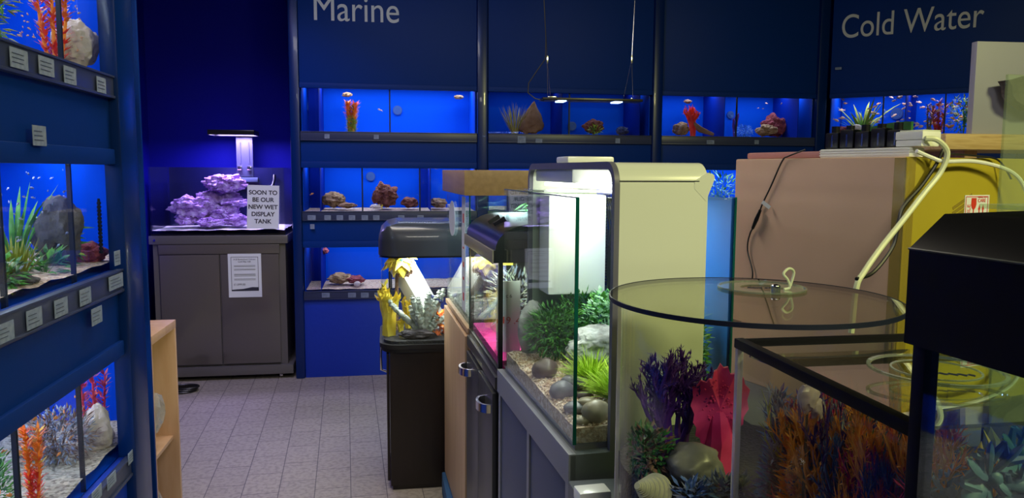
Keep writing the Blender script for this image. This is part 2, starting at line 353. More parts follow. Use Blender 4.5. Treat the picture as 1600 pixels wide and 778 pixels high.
def rack_tank(root, row, Wd, div, label, bed, light, gap=0, vents=(), bedm='sand', depth=.42, lcol=(.86, .93, 1), weir=()):
    Wl = Wd; Wd = 1.525 if root is lf else Wd
    z0, z1 = ROWS[row]; z0b = z0-.012; zt = z1+.07; wl = root.matrix_basis
    t = thing('aquarium', label, 'aquarium', W(root, 0, .024, z0b), root.rotation_euler.z)
    h = zt-z0b; x0, x1 = .006, Wd-.006
    MB().box(x0, x1, depth-.008, depth, 0, h).box(x0, x0+.006, .006, depth, 0, h).box(x1-.006, x1, .006, depth, 0, h).box(x0, x1, .006, depth, -.006, 0).build('blue_backing', 'tank_blue', t, smooth=0)
    MB().box(x0, x1, 0, .005, 0, h).build('front_glass', 'glass_soft', t, smooth=0)
    for d in div: MB().box(d-.005, d+.005, .0055, .016, .0, h-.03).box(d-.002, d+.002, .016, depth-.01, .0, h-.03, k=1).build('divider', ['dark_line', 'glass_soft'], t, smooth=0)
    for a, bq in weir: MB().box(a-.002, a+.002, .006, depth-.01, 0, h-.03).box(min(a, bq), max(a, bq), depth-.03, depth-.012, 0, h-.03).build('weir_panel', 'tank_dark', t, smooth=0)
    # bed
    m_ = MB(); n = 40; v = []
    for i in range(n+1):
        for j in range(9):
            x = x0+.008+(x1-x0-.016)*i/n; y = .008+(depth-.02)*j/8
            v.append(m_.b.verts.new((x, y, bed*(.8+.4*j/8)+bed*.3*noise.noise(Vector((x*9+row*5, y*9, Wd))))))
    for i in range(n):
        for j in range(8): m_.b.faces.new((v[i*9+j], v[(i+1)*9+j], v[(i+1)*9+j+1], v[i*9+j+1]))
    g = m_.build('substrate', bedm, t); g['kind'] = 'stuff'
    for (x, z, rr, back) in vents:
        mv = MB()
        mv.tube([(x, depth-.022, z), (x, depth-.008, z)], rr, 28)
        for q in range(1, 4):
            a = [(x+rr*q/4*math.cos(i*math.pi/12), depth-.0235, z+rr*q/4*math.sin(i*math.pi/12)) for i in range(25)]
            mv.tube(a, .0016, 5, k=1, cap=False)
        mv.build('overflow_grille', ['teal_dark', 'grille_line'], t)
    a = area('tank_lamp', ((x0+x1)/2, depth*.5, h-.012), (Wd*.94, .12), light, lcol, parent=t)
    return t
M['teal_dark'] = mat('grille', (.01, .05, .28), .5); M['grille_line'] = mat('grille_line', (.03, .12, .45), .5)
PW = .05; PH = .034
LY = 1.17; LX = -.795
mar = rack('blue aquarium rack with the big word Marine on its header panel', (-.60, 5.6, 0), 0, 1.245, (.065, .075), ('Marine', 487, 31, 620),
  [(511, 213, .035, .03, 'label'), (588, 214, .035, .03, 'label')] + [(487+i, 340, .055 if i == 0 else .045, .034, 'label') for i in (0, 25, 44, 63, 83, 101, 140, 170)]
  + [(488, 354, .03, .034, 'label')] + [(x, 461, .055, .035, 'label') for x in (509, 550, 570, 591)])
u2_ = rack('plain dark blue aquarium rack behind the hanging black strip light', (.725, 5.6, 0), 0, 1.24, (0, .075), None, [(815, 218, .06, .05, 'label'), (842, 220, .05, .03, 'label'), (965, 220, .035, .035, 'label')])
u3_ = rack('dark blue aquarium rack left of the Cold Water rack', (2.04, 5.6, 0), 0, 1.25, (0, .08), None, [(1110, 222, .06, .03, 'label'), (1182, 222, .035, .03, 'label')])
cang = -R(42)
cw = rack('angled blue aquarium rack with the words Cold Water on its header', (3.385, 5.565, 0), cang, 1.24, (0, .075), ('Cold Water', 1313, 60, 1533), [(1310, 107, .045, .018, 'label')])
LY = 1.17; LX = -.795
lf = rack('blue aquarium rack running along the left side of the aisle', (LX, LY, 0), R(90), 1.245, (.075, .155), None,
  [(28, 92, .06, .042, 'label'), (71, 104, .06, .042, 'label'), (108, 118, .055, .042, 'label'), (157, 133, .05, .042, 'label'), (60, 212, .05, .045, 'label')]
  + [(5, 520, .06, .04, 'label'), (52, 497, .055, .042, 'label'), (94, 480, .055, .042, 'label'), (132, 463, .055, .042, 'label'), (180, 440, .085, .04, 'label'), (150, 493, .055, .045, 'label'), (182, 403, .035, .042, 'label')]
  + [(150, 772, .05, .035, 'label'), (173, 750, .05, .035, 'label'), (205, 712, .05, .035, 'label')])
# the tilted lettering fix for the far label on the header
def lx(px, py, root, v=.02): return onplane(px, py, root, v).x
MB().box(1.53, 1.545, .0, .46, 0, H-.03, .003).build('end_panel', 'navy', lf)
t_m1 = rack_tank(mar, 0, 1.245, [lx(609, 170, mar)], 'long blue tank in the top row under the word Marine', .008, 5.6,
  vents=[(lx(484, 152, mar, .4), .215, .035, 0), (lx(621, 157, mar, .4), .20, .035, 0)], weir=[(lx(499, 170, mar, .1), .02)])
t_m2 = rack_tank(mar, 1, 1.245, [lx(566, 290, mar), lx(656, 290, mar)], 'blue tank with red rocks in the middle row of the Marine rack', .012, 4.6,
  vents=[(lx(579, 277, mar, .4), .255, .035, 0)], weir=[(lx(501, 290, mar, .1), .02), (lx(672, 290, mar, .1), lx(658, 290, mar, .1))], bedm='gravel_pk')
t_m3 = rack_tank(mar, 2, 1.245, [.62], 'blue tank in the lowest row of the Marine rack', .022, 3.2, bedm='gravel_pk', weir=[(lx(503, 430, mar, .1), .02)])
t_21 = rack_tank(u2_, 0, 1.24, [lx(890, 180, u2_)], 'dim blue tank behind the hanging strip light', .012, 1.2, bedm='gravel_pk', vents=[(lx(895, 195, u2_, .4), .1, .035, 0)], weir=[(lx(875, 180, u2_, .1), lx(889, 180, u2_, .1)), (lx(995, 180, u2_, .1), 1.2)])
t_31 = rack_tank(u3_, 0, 1.25, [lx(1152, 180, u3_)], 'blue tank with red ornaments left of the Cold Water rack', .01, 3.4, bedm='gravel_pk', vents=[(lx(1144, 168, u3_, .4), .21, .03, 0)], weir=[(lx(1126, 180, u3_, .1), lx(1135, 180, u3_, .1)), (lx(1240, 180, u3_, .1), 1.2)])
t_32 = rack_tank(u3_, 1, 1.25, [.7], 'blue tank glimpsed between the pale hood and the cardboard box', .02, 5.0, bedm='gravel_gr')
t_22 = rack_tank(u2_, 1, 1.24, [.6], 'blue tank in the middle row behind the tall pale hood', .02, 3.0, bedm='gravel_pk')
t_c1 = rack_tank(cw, 0, 1.24, [lx(1379, 180, cw), lx(1476, 180, cw)], 'blue tank full of small fish under the words Cold Water', .03, 4.0, bedm='gravel_gr', vents=[(lx(1401, 168, cw, .4), .21, .045, 0)], weir=[(lx(1300, 180, cw, .1), .02), (lx(1416, 180, cw, .1), lx(1424, 180, cw, .1))])
t_l1 = rack_tank(lf, 0, 1.245, [lx(103, 50, lf), .3], 'blue tank in the top row of the left aisle rack', .03, 4.8, bedm='gravel_gr')
t_l2 = rack_tank(lf, 1, 1.245, [lx(8, 300, lf), lx(118, 300, lf)], 'blue tank in the middle row of the left aisle rack', .035, 5.0, bedm='gravel_pk',
  vents=[(lx(37, 265, lf, .4), .29, .05, 0), (lx(46, 375, lf, .4), .12, .05, 0)])
t_l3 = rack_tank(lf, 2, 1.245, [lx(36, 720, lf), lx(134, 660, lf)], 'blue tank in the bottom row of the left aisle rack', .045, 5.0, bedm='gravel_gr', vents=[(lx(70, 710, lf, .4), .2, .05, 0)])
# ------------------------------------------------------------------ decor makers (all local, base at z = 0)
def mk_rock(name, label, cat, m, loc, dims, seed, jit=.35, freq=1.6, sub=4, rot=0, parts=1, grp=None, peak=0):
    b_ = MB(); rr = random.Random(seed)
    for i in range(parts):
        f = 1 if i == 0 else rr.uniform(.45, .75)
        ox = 0 if i == 0 else rr.uniform(-.6, .6)*dims[0]; oz = 0 if i == 0 else rr.uniform(-.1, .5)*dims[2]
        b_.ball((ox, rr.uniform(-.3, .3)*dims[1] if i else 0, dims[2]*.8*f+max(0, oz)), (dims[0]*f, dims[1]*f, dims[2]*f), sub, 0, jit, seed+i*11, freq, 6)
    zmin = min(v.co.z for v in b_.b.verts)
    for v in b_.b.verts: v.co.z -= zmin
    if peak:
        zx = max(v.co.z for v in b_.b.verts)
        for v in b_.b.verts: t = v.co.z/zx; v.co.x = v.co.x*(1.15-peak*t)+.03*t; v.co.y *= 1.1-peak*t
    o = b_.build(name, m, None, loc, rot); return tag(o, label, cat, grp)
def grass(label, m, loc, n, h, spread, wd, seed, droop=.25, name='aquarium_grass', cat='plant', lean=.5, tall=None, rot=0):
    rr = random.Random(seed); b_ = MB()
    for i in range(n):
        a = rr.uniform(0, 6.283); q = rr.random()**.7*lean
        L = h*rr.uniform(.6, 1.05); b_.blade((math.cos(a)*spread*.3*rr.random(), math.sin(a)*spread*.3*rr.random(), 0), (math.cos(a)*q, math.sin(a)*q, 1), L, wd*rr.uniform(.7, 1.2), droop*rr.uniform(.3, 1.2))
    b_.ball((0, 0, .003), (spread*.3, spread*.3, .006), 1)
    return tag(b_.build(name, m, None, loc), label, cat)
def bush(label, ms, loc, dims, n, leafL, leafW, seed, name='leafy_plant', cat='plant', stems=7, grp=None):
    rr = random.Random(seed); b_ = MB()
    for i in range(stems):
        a = rr.uniform(0, 6.283); e = Vector((math.cos(a)*dims[0]*.8*rr.random(), math.sin(a)*dims[1]*.8*rr.random(), dims[2]*rr.uniform(.6, .95)))
        b_.tube([(0, 0, 0), e*.5+Vector((0, 0, dims[2]*.08)), e], [dims[2]*.014, dims[2]*.01, dims[2]*.005], 5)
    for i in range(n):
        while 1:
            p = Vector((rr.uniform(-1, 1), rr.uniform(-1, 1), rr.uniform(-1, 1)))
            if .15 < p.length < 1: break
        q = Vector((p.x*dims[0], p.y*dims[1], (p.z+1)*.5*dims[2]+.002))
        d = (p+Vector((rr.uniform(-.6, .6), rr.uniform(-.6, .6), rr.uniform(-.2, .8)))).normalized()
        b_.leaf(q, d, leafL*rr.uniform(.6, 1.2), leafW*rr.uniform(.7, 1.2), rr.randrange(len(ms)), bend=.2)
    zmin = min(v.co.z for v in b_.b.verts)
    for v in b_.b.verts: v.co.z = max(v.co.z, 0)
    return tag(b_.build(name, ms, None, loc, smooth=20), label, cat, grp)
def branchy(label, m, loc, h, seed, depth=4, spread=.55, rad=.05, n0=4, name='branching_coral', cat='coral', planar=None, tilt=(0, 0), nb=(2, 3), tips=0, sides=5, shrink=.68, grp=None, rotz=0, leafm=None, leafW=.25):
    rr = random.Random(seed); b_ = MB()
    def grow(p, d, L, r, k):
        q = p+d*L*.5+Vector((rr.uniform(-1, 1), rr.uniform(-1, 1), rr.uniform(-.3, 1)))*L*.08; e = p+d*L
        b_.tube([p, q, e], [r, r*.85, r*(.62 if k else .35)], sides)
        if tips and k <= 1:
            for _ in range(tips):
                dd = (d+Vector((rr.uniform(-1, 1), rr.uniform(-1, 1), rr.uniform(-1, 1)))*.9).normalized()
                b_.leaf(p+d*L*rr.random(), dd, L*.8, L*leafW)
        if not k: return
        for i in range(rr.randint(*nb)):
            dv = Vector((rr.uniform(-1, 1), rr.uniform(-1, 1), rr.uniform(-.35, .75)))
            if planar: dv.y *= planar
            grow(p+d*L*rr.uniform(.55, 1), (d+dv*spread*1.5).normalized(), L*shrink*rr.uniform(.75, 1.1), r*.66, k-1)
    L0 = h*.36
    for i in range(n0):
        a = rr.uniform(0, 6.283); q = rr.uniform(.1, spread)
        d = Vector((math.cos(a)*q+tilt[0], math.sin(a)*q*(planar or 1)+tilt[1], 1)).normalized()
        grow(Vector((math.cos(a)*rad*h*.3, math.sin(a)*rad*h*.3, 0)), d, L0, h*rad, depth-1)
    zm = sorted(v.co.z for v in b_.b.verts)[-3]
    for v in b_.b.verts: v.co.z = max(v.co.z, 0)*h/zm
    return tag(b_.build(name, m, None, loc, rotz), label, cat, grp)
def feather(label, ms, loc, h, wd, seed, n=260, tops=3, name='artificial_plant', cat='plant'):
    rr = random.Random(seed); b_ = MB()
    for t in range(tops):
        ox = (t-(tops-1)/2)*wd*.4; hh = h*(1-.18*abs(t-(tops-1)/2)*rr.uniform(.6, 1.2))
        pts = [(ox*.3, 0, 0), (ox*.8, 0, hh*.5), (ox, 0, hh)]; b_.tube(pts, [wd*.06, wd*.05, wd*.02], 6)
        for i in range(n//tops):
            z = rr.random(); a = rr.uniform(0, 6.283)
            b_.leaf((ox*(.3+.7*z), 0, hh*z), (math.cos(a), math.sin(a), rr.uniform(.3, 1.3)), wd*.38*rr.uniform(.6, 1.1), wd*.09, (0 if z > .45 else len(ms)-1) if rr.random() < .8 else rr.randrange(len(ms)))
    for v in b_.b.verts: v.co.z = max(v.co.z, 0)
    return tag(b_.build(name, ms, None, loc, smooth=20), label, cat)
def spot(root, px, py, v, row, up=.012):
    p = onplane(px, py, root, v); q = W(root, p.x, v, ROWS[row][0]+up); s = (root.matrix_basis @ p)
    return q, s.z
# Marine, top row
q, zt = spot(mar, 549, 155, .22, 0, -.004)
feather('orange and yellow feathery plant in the top Marine tank', ['orange', 'olive'], q, .235, .13, 3, 800, tops=2)
for px, l in ((542, 'small brown rock stuck at the top left of the Marine tank'), (717, 'small brown rock stuck at the top right of the Marine tank')):
    q = W(mar, onplane(px, 145, mar, .30).x, .30, 2.033); mk_rock('hanging_rock', l, 'rock', 'rock_brown', q, (.035, .03, .016), px, .3)
# Marine, middle row
def putrock(root, row, px0, px1, pytop, v, m, label, seed, dy=.07, jit=.35, parts=3, name='rock', cat='rock', up=.012, freq=1.8):
    a = onplane(px0, pytop, root, v); b2 = onplane(px1, pytop, root, v); x = (a.x+b2.x)/2; z0 = ROWS[row][0]+up
    zt = (root.matrix_basis @ a).z; hh = max(.02, zt-z0)
    return mk_rock(name, label, cat, m, W(root, x, v, z0), (abs(b2.x-a.x)*.42, dy, hh*.52), seed, jit, freq, 4, root['root_rz'], parts)
putrock(mar, 1, 499, 540, 304, .2, 'rock_brown', 'brown and tan rock at the left of the middle Marine tank', 5)
putrock(mar, 1, 525, 560, 318, .15, 'rock_tan', 'low tan rock right of the brown rock in the Marine tank', 6)
putrock(mar, 1, 580, 622, 291, .2, 'rock_red', 'tall dark red rock in the middle Marine tank', 7, .09, .45, 5)
putrock(mar, 1, 625, 655, 310, .18, 'rock_red', 'smaller flat red rock right of the tall red one', 8)
putrock(mar, 1, 670, 700, 311, .18, 'rock_brown', 'brown rock beside the oak lidded tank in the Marine rack', 9)
branchy('small yellow coral at the foot of the tall red rock', 'yellow', W(mar, lx(597, 325, mar, .08), .08, 1.212), .035, 4, 3, .8, .08, 6, nb=(2, 2))
putrock(mar, 1, 577, 596, 320, .08, 'rock_white', 'small pale rock beside the yellow coral', 19, .03)
# lowest row
putrock(mar, 2, 510, 552, 430, .2, 'rock_brown', 'mottled brown rock in the lowest Marine tank', 10, up=.018)
putrock(mar, 2, 540, 572, 433, .17, 'rock_magenta', 'crimson crusted rock in the lowest Marine tank', 11, up=.018)
mk_rock('shell', 'small white round shell before the crimson rock', 'shell', 'rock_white', W(mar, lx(558, 445, mar, .07), .07, .648), (.025, .02, .02), 3, .08, sub=3)
putrock(mar, 2, 500, 514, 388, .25, 'rock_magenta', 'small crimson rock high at the left of the lowest Marine tank', 12, up=.24)
# rack two
def rackgrass(root, row, px, pyt, v, m, label, seed, n, spread, wd, **k):
    x = lx(px, pyt, root, v); z0 = ROWS[row][0]+k.pop('up', .008); zt = (root.matrix_basis @ onplane(px, pyt, root, v)).z
    return grass(label, m, W(root, x, v, z0), n, zt-z0, spread, wd, seed, **k)
rackgrass(u2_, 0, 804, 156, .2, 'grass_tan', 'spiky tan plant beside the pointed rock', 3, 90, .09, .006, lean=.7, droop=.05)
mk_rock('pointed_rock', 'pointed pinkish rock behind the strip light', 'rock', 'rock_tan', W(u2_, lx(829, 200, u2_, .2), .2, 1.772), (.11, .08, .125), 31, .22, 1.2, 4, .3, 1, peak=.95)
putrock(u2_, 0, 910, 945, 190, .2, 'rock_red', 'low reddish rock with a green tuft under the strip light', 32)
bush('small green tuft on the reddish rock', ['green', 'lime'], W(u2_, lx(929, 205, u2_, .1), .1, 1.772), (.05, .03, .06), 60, .03, .008, 33)
putrock(u2_, 0, 962, 983, 198, .22, 'navy_coral', 'dark blue rock at the right of the dim tank', 34)
# rack three
x = lx(1083, 190, u3_, .15)
branchy('bright red branching coral in the tank left of Cold Water', 'red_plant', W(u3_, x, .15, 1.772), .24, 12, 4, .38, .07, 5, nb=(2, 3), tips=2)
putrock(u3_, 0, 1050, 1078, 194, .22, 'rock_brown', 'round brown rock behind the red coral', 41)
b_ = MB(); b_.tube([(-.09, 0, .10), (-.02, 0, .05), (.09, 0, .012)], [.02, .024, .012], 8); tag(b_.build('driftwood', 'rock_tan', None, W(u3_, lx(1098, 200, u3_, .16), .16, 1.775)), 'slanted stick of driftwood right of the red coral', 'driftwood')
branchy('purple coral with a blue ball of weed beside it', 'purple', W(u3_, lx(1149, 190, u3_, .3), .3, 1.772), .2, 13, 3, .3, .06, 4)
bush('bright blue round tuft beside the purple coral', ['bright_blue'], W(u3_, lx(1163, 195, u3_, .2), .2, 1.772), (.06, .04, .085), 260, .03, .006, 5)
putrock(u3_, 0, 1180, 1215, 198, .2, 'rock_brown', 'flat brown rock under the crimson rock', 42)
putrock(u3_, 0, 1190, 1232, 182, .25, 'rock_magenta', 'crimson rock at the right of the tank left of Cold Water', 43, .06, .4, 5)
for px, l in ((1075, 'small rock hanging above the red coral'), (1226, 'small rock hanging above the crimson rock')):
    mk_rock('hanging_rock', l, 'rock', 'rock_tan', W(u3_, lx(px, 150, u3_, .3), .3, 2.033), (.03, .03, .015), px, .3)
bush('green weed in the tank glimpsed behind the pale hood', ['teal', 'green'], W(u3_, lx(1125, 290, u3_, .2), .2, 1.22), (.18, .08, .26), 200, .06, .012, 5)
# cold water
def cwp(px, v): return W(cw, lx(px, 190, cw, v), v, 1.785)
grass('wide green ribbon plant in the Cold Water tank', 'olive', cwp(1345, .2), 18, .40, .06, .034, 8, droop=.35, lean=.8)
grass('thin grass around the ribbon plant in the Cold Water tank', 'green', cwp(1343, .17), 60, .24, .05, .006, 9, droop=.2, lean=1)
mk_rock('anemone', 'pale pink dome at the foot of the ribbon plant', 'ornament', 'rock_white', cwp(1338, .06), (.05, .04, .04), 5, .12, sub=3)
mk_rock('rock', 'crimson rock left of the pink dome', 'rock', 'rock_magenta', cwp(1318, .08), (.06, .04, .03), 6, .3)
feather('brown feathery plant in the Cold Water tank', ['brown_pl', 'olive'], cwp(1452, .2), .235, .10, 5, 220, tops=2)
feather('rust red feathery plant in the Cold Water tank', ['rust', 'red_plant'], cwp(1466, .12), .235, .13, 6, 240, tops=3)
bush('dark green bush at the right of the Cold Water tank', ['dark_green', 'olive'], cwp(1506, .15), (.11, .08, .27), 320, .04, .012, 8)
# left rack decor
def lfp(px, py, v, row, up=.02): 
    return W(lf, lx(px, py, lf, v), v, ROWS[row][0]+up)
feather('tall orange plant in the top tank of the left rack', ['orange', 'red_plant'], lfp(84, 60, .12, 0, .0), .32, .10, 15, 420, tops=3)
mk_rock('pale_rock', 'pale pointed rock beside the tall orange plant', 'rock', 'rock_white', lfp(119, 80, .10, 0, .0), (.055, .06, .075), 16, .30, 1.5, 4)
bush('green plant at the far left of the top tank', ['green', 'olive'], lfp(2, 30, .08, 0, .0), (.05, .05, .20), 300, .03, .010, 17)
grass('long ribbon leaves rising in the middle tank of the left rack', 'green', lfp(22, 400, .20, 1), 14, .29, .05, .016, 18, droop=.22, lean=.45)
grass('bushy yellow green grass in the middle tank of the left rack', 'olive', lfp(24, 400, .10, 1), 110, .12, .07, .006, 19, droop=.15, lean=.6)
bush('low green leaves beside the yellow grass', ['green', 'dark_green'], lfp(38, 410, .05, 1, .0), (.04, .04, .085), 110, .03, .014, 20)
mk_rock('dark_rock', 'tall dark rock in the middle tank of the left rack', 'rock', 'rock_dark', lfp(92, 390, .12, 1, .0), (.06, .055, .10), 21, .35, 1.4, 4)
bush('broad leaved green plant right of the dark rock', ['green', 'lime', 'dark_green'], lfp(122, 400, .085, 1, .0), (.05, .04, .18), 130, .045, .03, 22)
bush('low green plant before the dark rock', ['green', 'dark_green'], lfp(105, 410, .055, 1, .0), (.05, .04, .07), 90, .035, .014, 23)
mk_rock('cave_ornament', 'small dark maroon cave at the right of the middle tank', 'ornament', 'rock_magenta', lfp(150, 405, .075, 1, .0), (.055, .04, .035), 24, .3, 1.5, 4)
mk_rock('rock', 'flat dark rock on the pink gravel of the middle tank', 'rock', 'rock_dark', lfp(48, 440, .06, 1, .0), (.06, .04, .022), 25, .35)
feather('fiery orange and yellow plant in the bottom tank', ['orange', 'yellow', 'red_plant'], lfp(52, 720, .10, 2, .0), .235, .08, 26, 420, tops=2)
feather('red forked plant in the bottom tank of the left rack', ['rose', 'red_plant'], lfp(147, 640, .11, 2, .0), .27, .09, 27, 360, tops=3)
mk_rock('white_rock', 'upright white rock in the bottom tank of the left rack', 'rock', 'rock_white', lfp(166, 680, .06, 2, .0), (.042, .035, .075), 28, .3, 1.3, 4)
bush('large grey weed mound in the bottom tank', ['brown_pl', 'grey_blue'], lfp(108, 690, .13, 2, .0), (.12, .08, .17), 1100, .024, .008, 29)
bush('dark green bush at the near end of the bottom tank', ['dark_green', 'green'], lfp(4, 760, .08, 2, .0), (.07, .06, .24), 700, .022, .007, 30)
grass('tuft of green grass by the fiery orange plant', 'green', lfp(62, 765, .04, 2, .0), 110, .06, .05, .003, 31, droop=.1, lean=.7)
# air stones / black ribbed filter at the right end of the left tank
b_ = MB()
for i in range(14): b_.cyl((0, 0), .006, i*.011, i*.011+.007, 10)
b_.cyl((0, 0), .004, 0, .16, 8); b_.build('ribbed_filter_tube', 'black', t_l2, (1.232, .012, .06))
# ------------------------------------------------------------------ fish
def fish_proto(m, label, grp, L=.03):
    b_ = MB(); b_.ball((0, 0, 0), (L*.42, L*.10, L*.19), 2)
    b_.prism([(-.36*L, 0), (-.62*L, .17*L), (-.55*L, 0), (-.62*L, -.17*L)], 'y', -L*.012, L*.012)
    b_.prism([(-.12*L, .15*L), (.12*L, .17*L), (-.16*L, .29*L)], 'y', -L*.01, L*.01)
    return tag(b_.build('fish', m), label, 'fish', grp)
def shoal(m, label, grp, root, v0, v1, row, boxes, L, seed):
    """boxes: (px0,px1,py0,py1,count) in which the fish of that tank swim"""
    rr = random.Random(seed); first = None; z0, z1 = ROWS[row]
    for (a, b2, c, d, n) in boxes:
        for i in range(n):
            for _ in range(60):
                v = rr.uniform(v0, v1); p = onplane(rr.uniform(a, b2), rr.uniform(c, d), root, v)
                if z0+.05 < p.z < z1+.03 and .02 < p.x < (1.5 if root is lf else 1.22): break
            else: continue
            f = first if first is None else first
            if first is None: first = f = fish_proto(m, label, grp, L); o = f
            else: o = dup(first, (0, 0, 0))
            o.location = root.matrix_basis @ p
            s = rr.uniform(.7, 1.2); o.scale = (s, s, s)
            o.rotation_euler = (0, rr.uniform(-.5, .5), root['root_rz']+rr.choice((0, math.pi))+rr.uniform(-.6, .6))
shoal('pink_fish', 'small pale pink fish swimming in the Cold Water tank', 'pale fish in the Cold Water tank', cw, .06, .36, 0, [(1300, 1376, 155, 215, 16), (1384, 1474, 150, 210, 34), (1484, 1515, 150, 205, 5)], .042, 1)
shoal('orange_fish', 'small orange fish swimming in the Cold Water tank', 'orange fish in the Cold Water tank', cw, .05, .3, 0, [(1300, 1376, 160, 200, 6), (1440, 1474, 170, 210, 3), (1478, 1512, 160, 205, 8)], .045, 2)
shoal('pink_fish', 'tiny silvery fish in the top tank of the left rack', 'fish in the top left tank', lf, .04, .2, 0, [(5, 75, 0, 60, 22), (105, 175, 0, 110, 26)], .013, 3)
shoal('blue_fish', 'tiny pale blue fish in the middle tank of the left rack', 'pale fish in the middle left tank', lf, .04, .3, 1, [(12, 112, 265, 440, 42), (0, 8, 300, 400, 3)], .015, 4)
shoal('orange_fish', 'tiny orange fish in the bottom tank of the left rack', 'orange fish in the bottom left tank', lf, .04, .3, 2, [(0, 33, 700, 778, 12), (45, 125, 620, 740, 24)], .022, 5)
shoal('pink_fish', 'tiny white fish in the top Marine tank', 'white fish in the top Marine tank', mar, .1, .2, 0, [(590, 597, 171, 174, 2)], .028, 6)
shoal('pink_fish', 'tiny pale fish in the tank left of Cold Water', 'fish in the tank left of Cold Water', u3_, .1, .3, 0, [(1180, 1260, 160, 175, 3)], .022, 7)
shoal('orange_fish', 'tiny orange fish in the middle Marine tank', 'orange fish in the middle Marine tank', mar, .1, .3, 1, [(482, 488, 302, 308, 1)], .03, 8)
# ------------------------------------------------------------------ the display tank in the niche
cx0, cx1, cy0, cy1 = -1.625, -.715, 5.62, 6.12
r = thing('aquarium_cabinet', 'glossy grey two door cabinet under the purple rock tank', 'cabinet', (cx0, cy0, 0))
cw_, cdp = cx1-cx0, cy1-cy0
MB().box(.01, cw_-.01, .02, cdp, .04, .98).build('body', 'grey_gloss2', r)
MB().box(-.01, cw_+.01, -.005, cdp, .975, 1.035, .006).build('top_rail', 'grey_gloss2', r)
MB().box(-.015, cw_+.03, -.02, cdp, .035, .10, .004).build('base_rail', 'grey_gloss2', r)
for s in (0, 1):
    xa = .055+s*(cw_/2-.05); MB().box(xa, xa+cw_/2-.06, -.002, .019, .115, .90, .003).build('door', 'grey_gloss', r)
MB().box(.05, cw_-.05, .0, .019, .905, .972, .002).build('upper_panel', 'grey_gloss', r)
for x in (.05, cw_-.07):
    MB().tube([(x, .03, .018), (x+.022, .03, .018)], .018, 16).build('castor', 'chrome', r)
MB().tube([(.03, -.012, 1.005), (.03, -.004, 1.005)], .008, 12).build('bolt', 'chrome', r)
r = thing('price_poster', 'white price sheet stuck on the glossy grey cabinet door', 'sign', (-1.115, cy0-.004, .595))
MB().box(0, .225, -.002, 0, 0, .31).build('sheet', 'paper', r, smooth=0)
b_ = MB()
for a in ((.02, .205, .045, .048), (.02, .205, .285, .288)): b_.box(a[0], a[1], -.003, -.0015, a[2], a[3])
for a in (.02, .202): b_.box(a, a+.003, -.003, -.0015, .045, .288)
for z in (.225, .218, .20, .193, .165, .158, .151, .13, .123): b_.box(.04, .185, -.003, -.0015, z, z+.002)
b_.prism([(.022, .046), (.205, .046), (.205, .07), (.16, .072), (.10, .06), (.022, .055)], 'y', -.003, -.0015)
b_.build('print', 'ink', r, smooth=0)
text('heading', 'A B Reworked Odessa\nLand Bay A&I', .016, 'ink', r, (.112, -.0022, .265), align='CENTER')
text('price', '£1,099.00', .02, 'ink', r, (.035, -.0022, .085))
r = thing('reef_tank', 'open topped glass reef tank with purple rocks on the grey cabinet', 'aquarium', (cx0+.005, cy0+.005, 1.035))
tw, td, th = cw_-.01, .49, .475
MB().box(0, tw, 0, td, 0, .012).build('base', 'black', r)
MB().box(0, tw, 0, .008, .012, th).box(0, .008, .008, td, .012, th).box(tw-.008, tw, .008, td, .012, th).build('glass_walls', 'glass', r, smooth=0)
MB().box(.008, tw-.008, td-.01, td, .012, th).build('back_panel', 'tank_back', r, smooth=0)
b_ = MB(); n = 36; v = []
for i in range(n+1):
    for j in range(15):
        x = .009+(tw-.018)*i/n; y = .009+(td-.02)*j/14; v.append(b_.b.verts.new((x, y, .038+.012*noise.noise(Vector((x*7, y*7, 1))))))
for i in range(n):
    for j in range(14): b_.b.faces.new((v[i*15+j], v[(i+1)*15+j], v[(i+1)*15+j+1], v[i*15+j+1]))
b_.build('sand', 'sand', r)['kind'] = 'stuff'
MB().box(.015, .15, td-.20, td-.03, .012, .36).build('overflow_box', 'acrylic', r, smooth=0)
MB().tube([(tw-.13, td-.03, .42), (tw-.13, td-.05, .38), (tw-.14, td-.06, .34), (tw-.17, td-.07, .33)], .012, 10).build('return_nozzle', 'black', r)
def dr(px, py, Y, dims, seed, label, m='rock_purple', jit=.42, parts=4, zoff=0):
    p = atY(px, py, Y); z = max(p.z-dims[2], 1.073)+zoff
    return mk_rock('live_rock', label, 'rock', m, (p.x, Y, z), dims, seed, jit, 2.2, 5, 0, parts)
dr(305, 330, 5.86, (.155, .10, .085), 51, 'large rounded purple live rock at the left of the pile')
dr(355, 300, 5.90, (.125, .09, .065), 52, 'pinkish live rock on top of the pile', zoff=.045)
dr(352, 335, 5.82, (.085, .07, .06), 53, 'small round live rock in the middle of the pile')
dr(366, 325, 5.86, (.10, .08, .03), 54, 'flat shelf of pale live rock under the top rock', zoff=.035)
dr(290, 345, 5.78, (.06, .05, .035), 55, 'low live rock at the front left of the pile')
dr(328, 348, 5.74, (.085, .05, .03), 56, 'low knobbly live rock at the front of the pile')
dr(372, 346, 5.76, (.085, .05, .04), 57, 'low live rock beside the white notice')
dr(340, 325, 5.96, (.13, .07, .11), 58, 'dark live rock at the back of the pile', m='rock_purple')
r = thing('reef_lamp', 'flat blue reef light clamped over the back of the tank', 'lamp', (-1.065, 5.93, 1.50))
MB().box(-.06, .06, .168, .18, -.06, .27, .004).box(-.035, -.027, .16, .17, .04, .2).box(.027, .035, .16, .17, .04, .2).build('mounting_plate', 'plate', r)
MB().box(-.05, -.02, .14, .20, -.01, .02, .003).box(.02, .05, .14, .20, -.01, .02, .003).build('clamp', 'chrome', r)
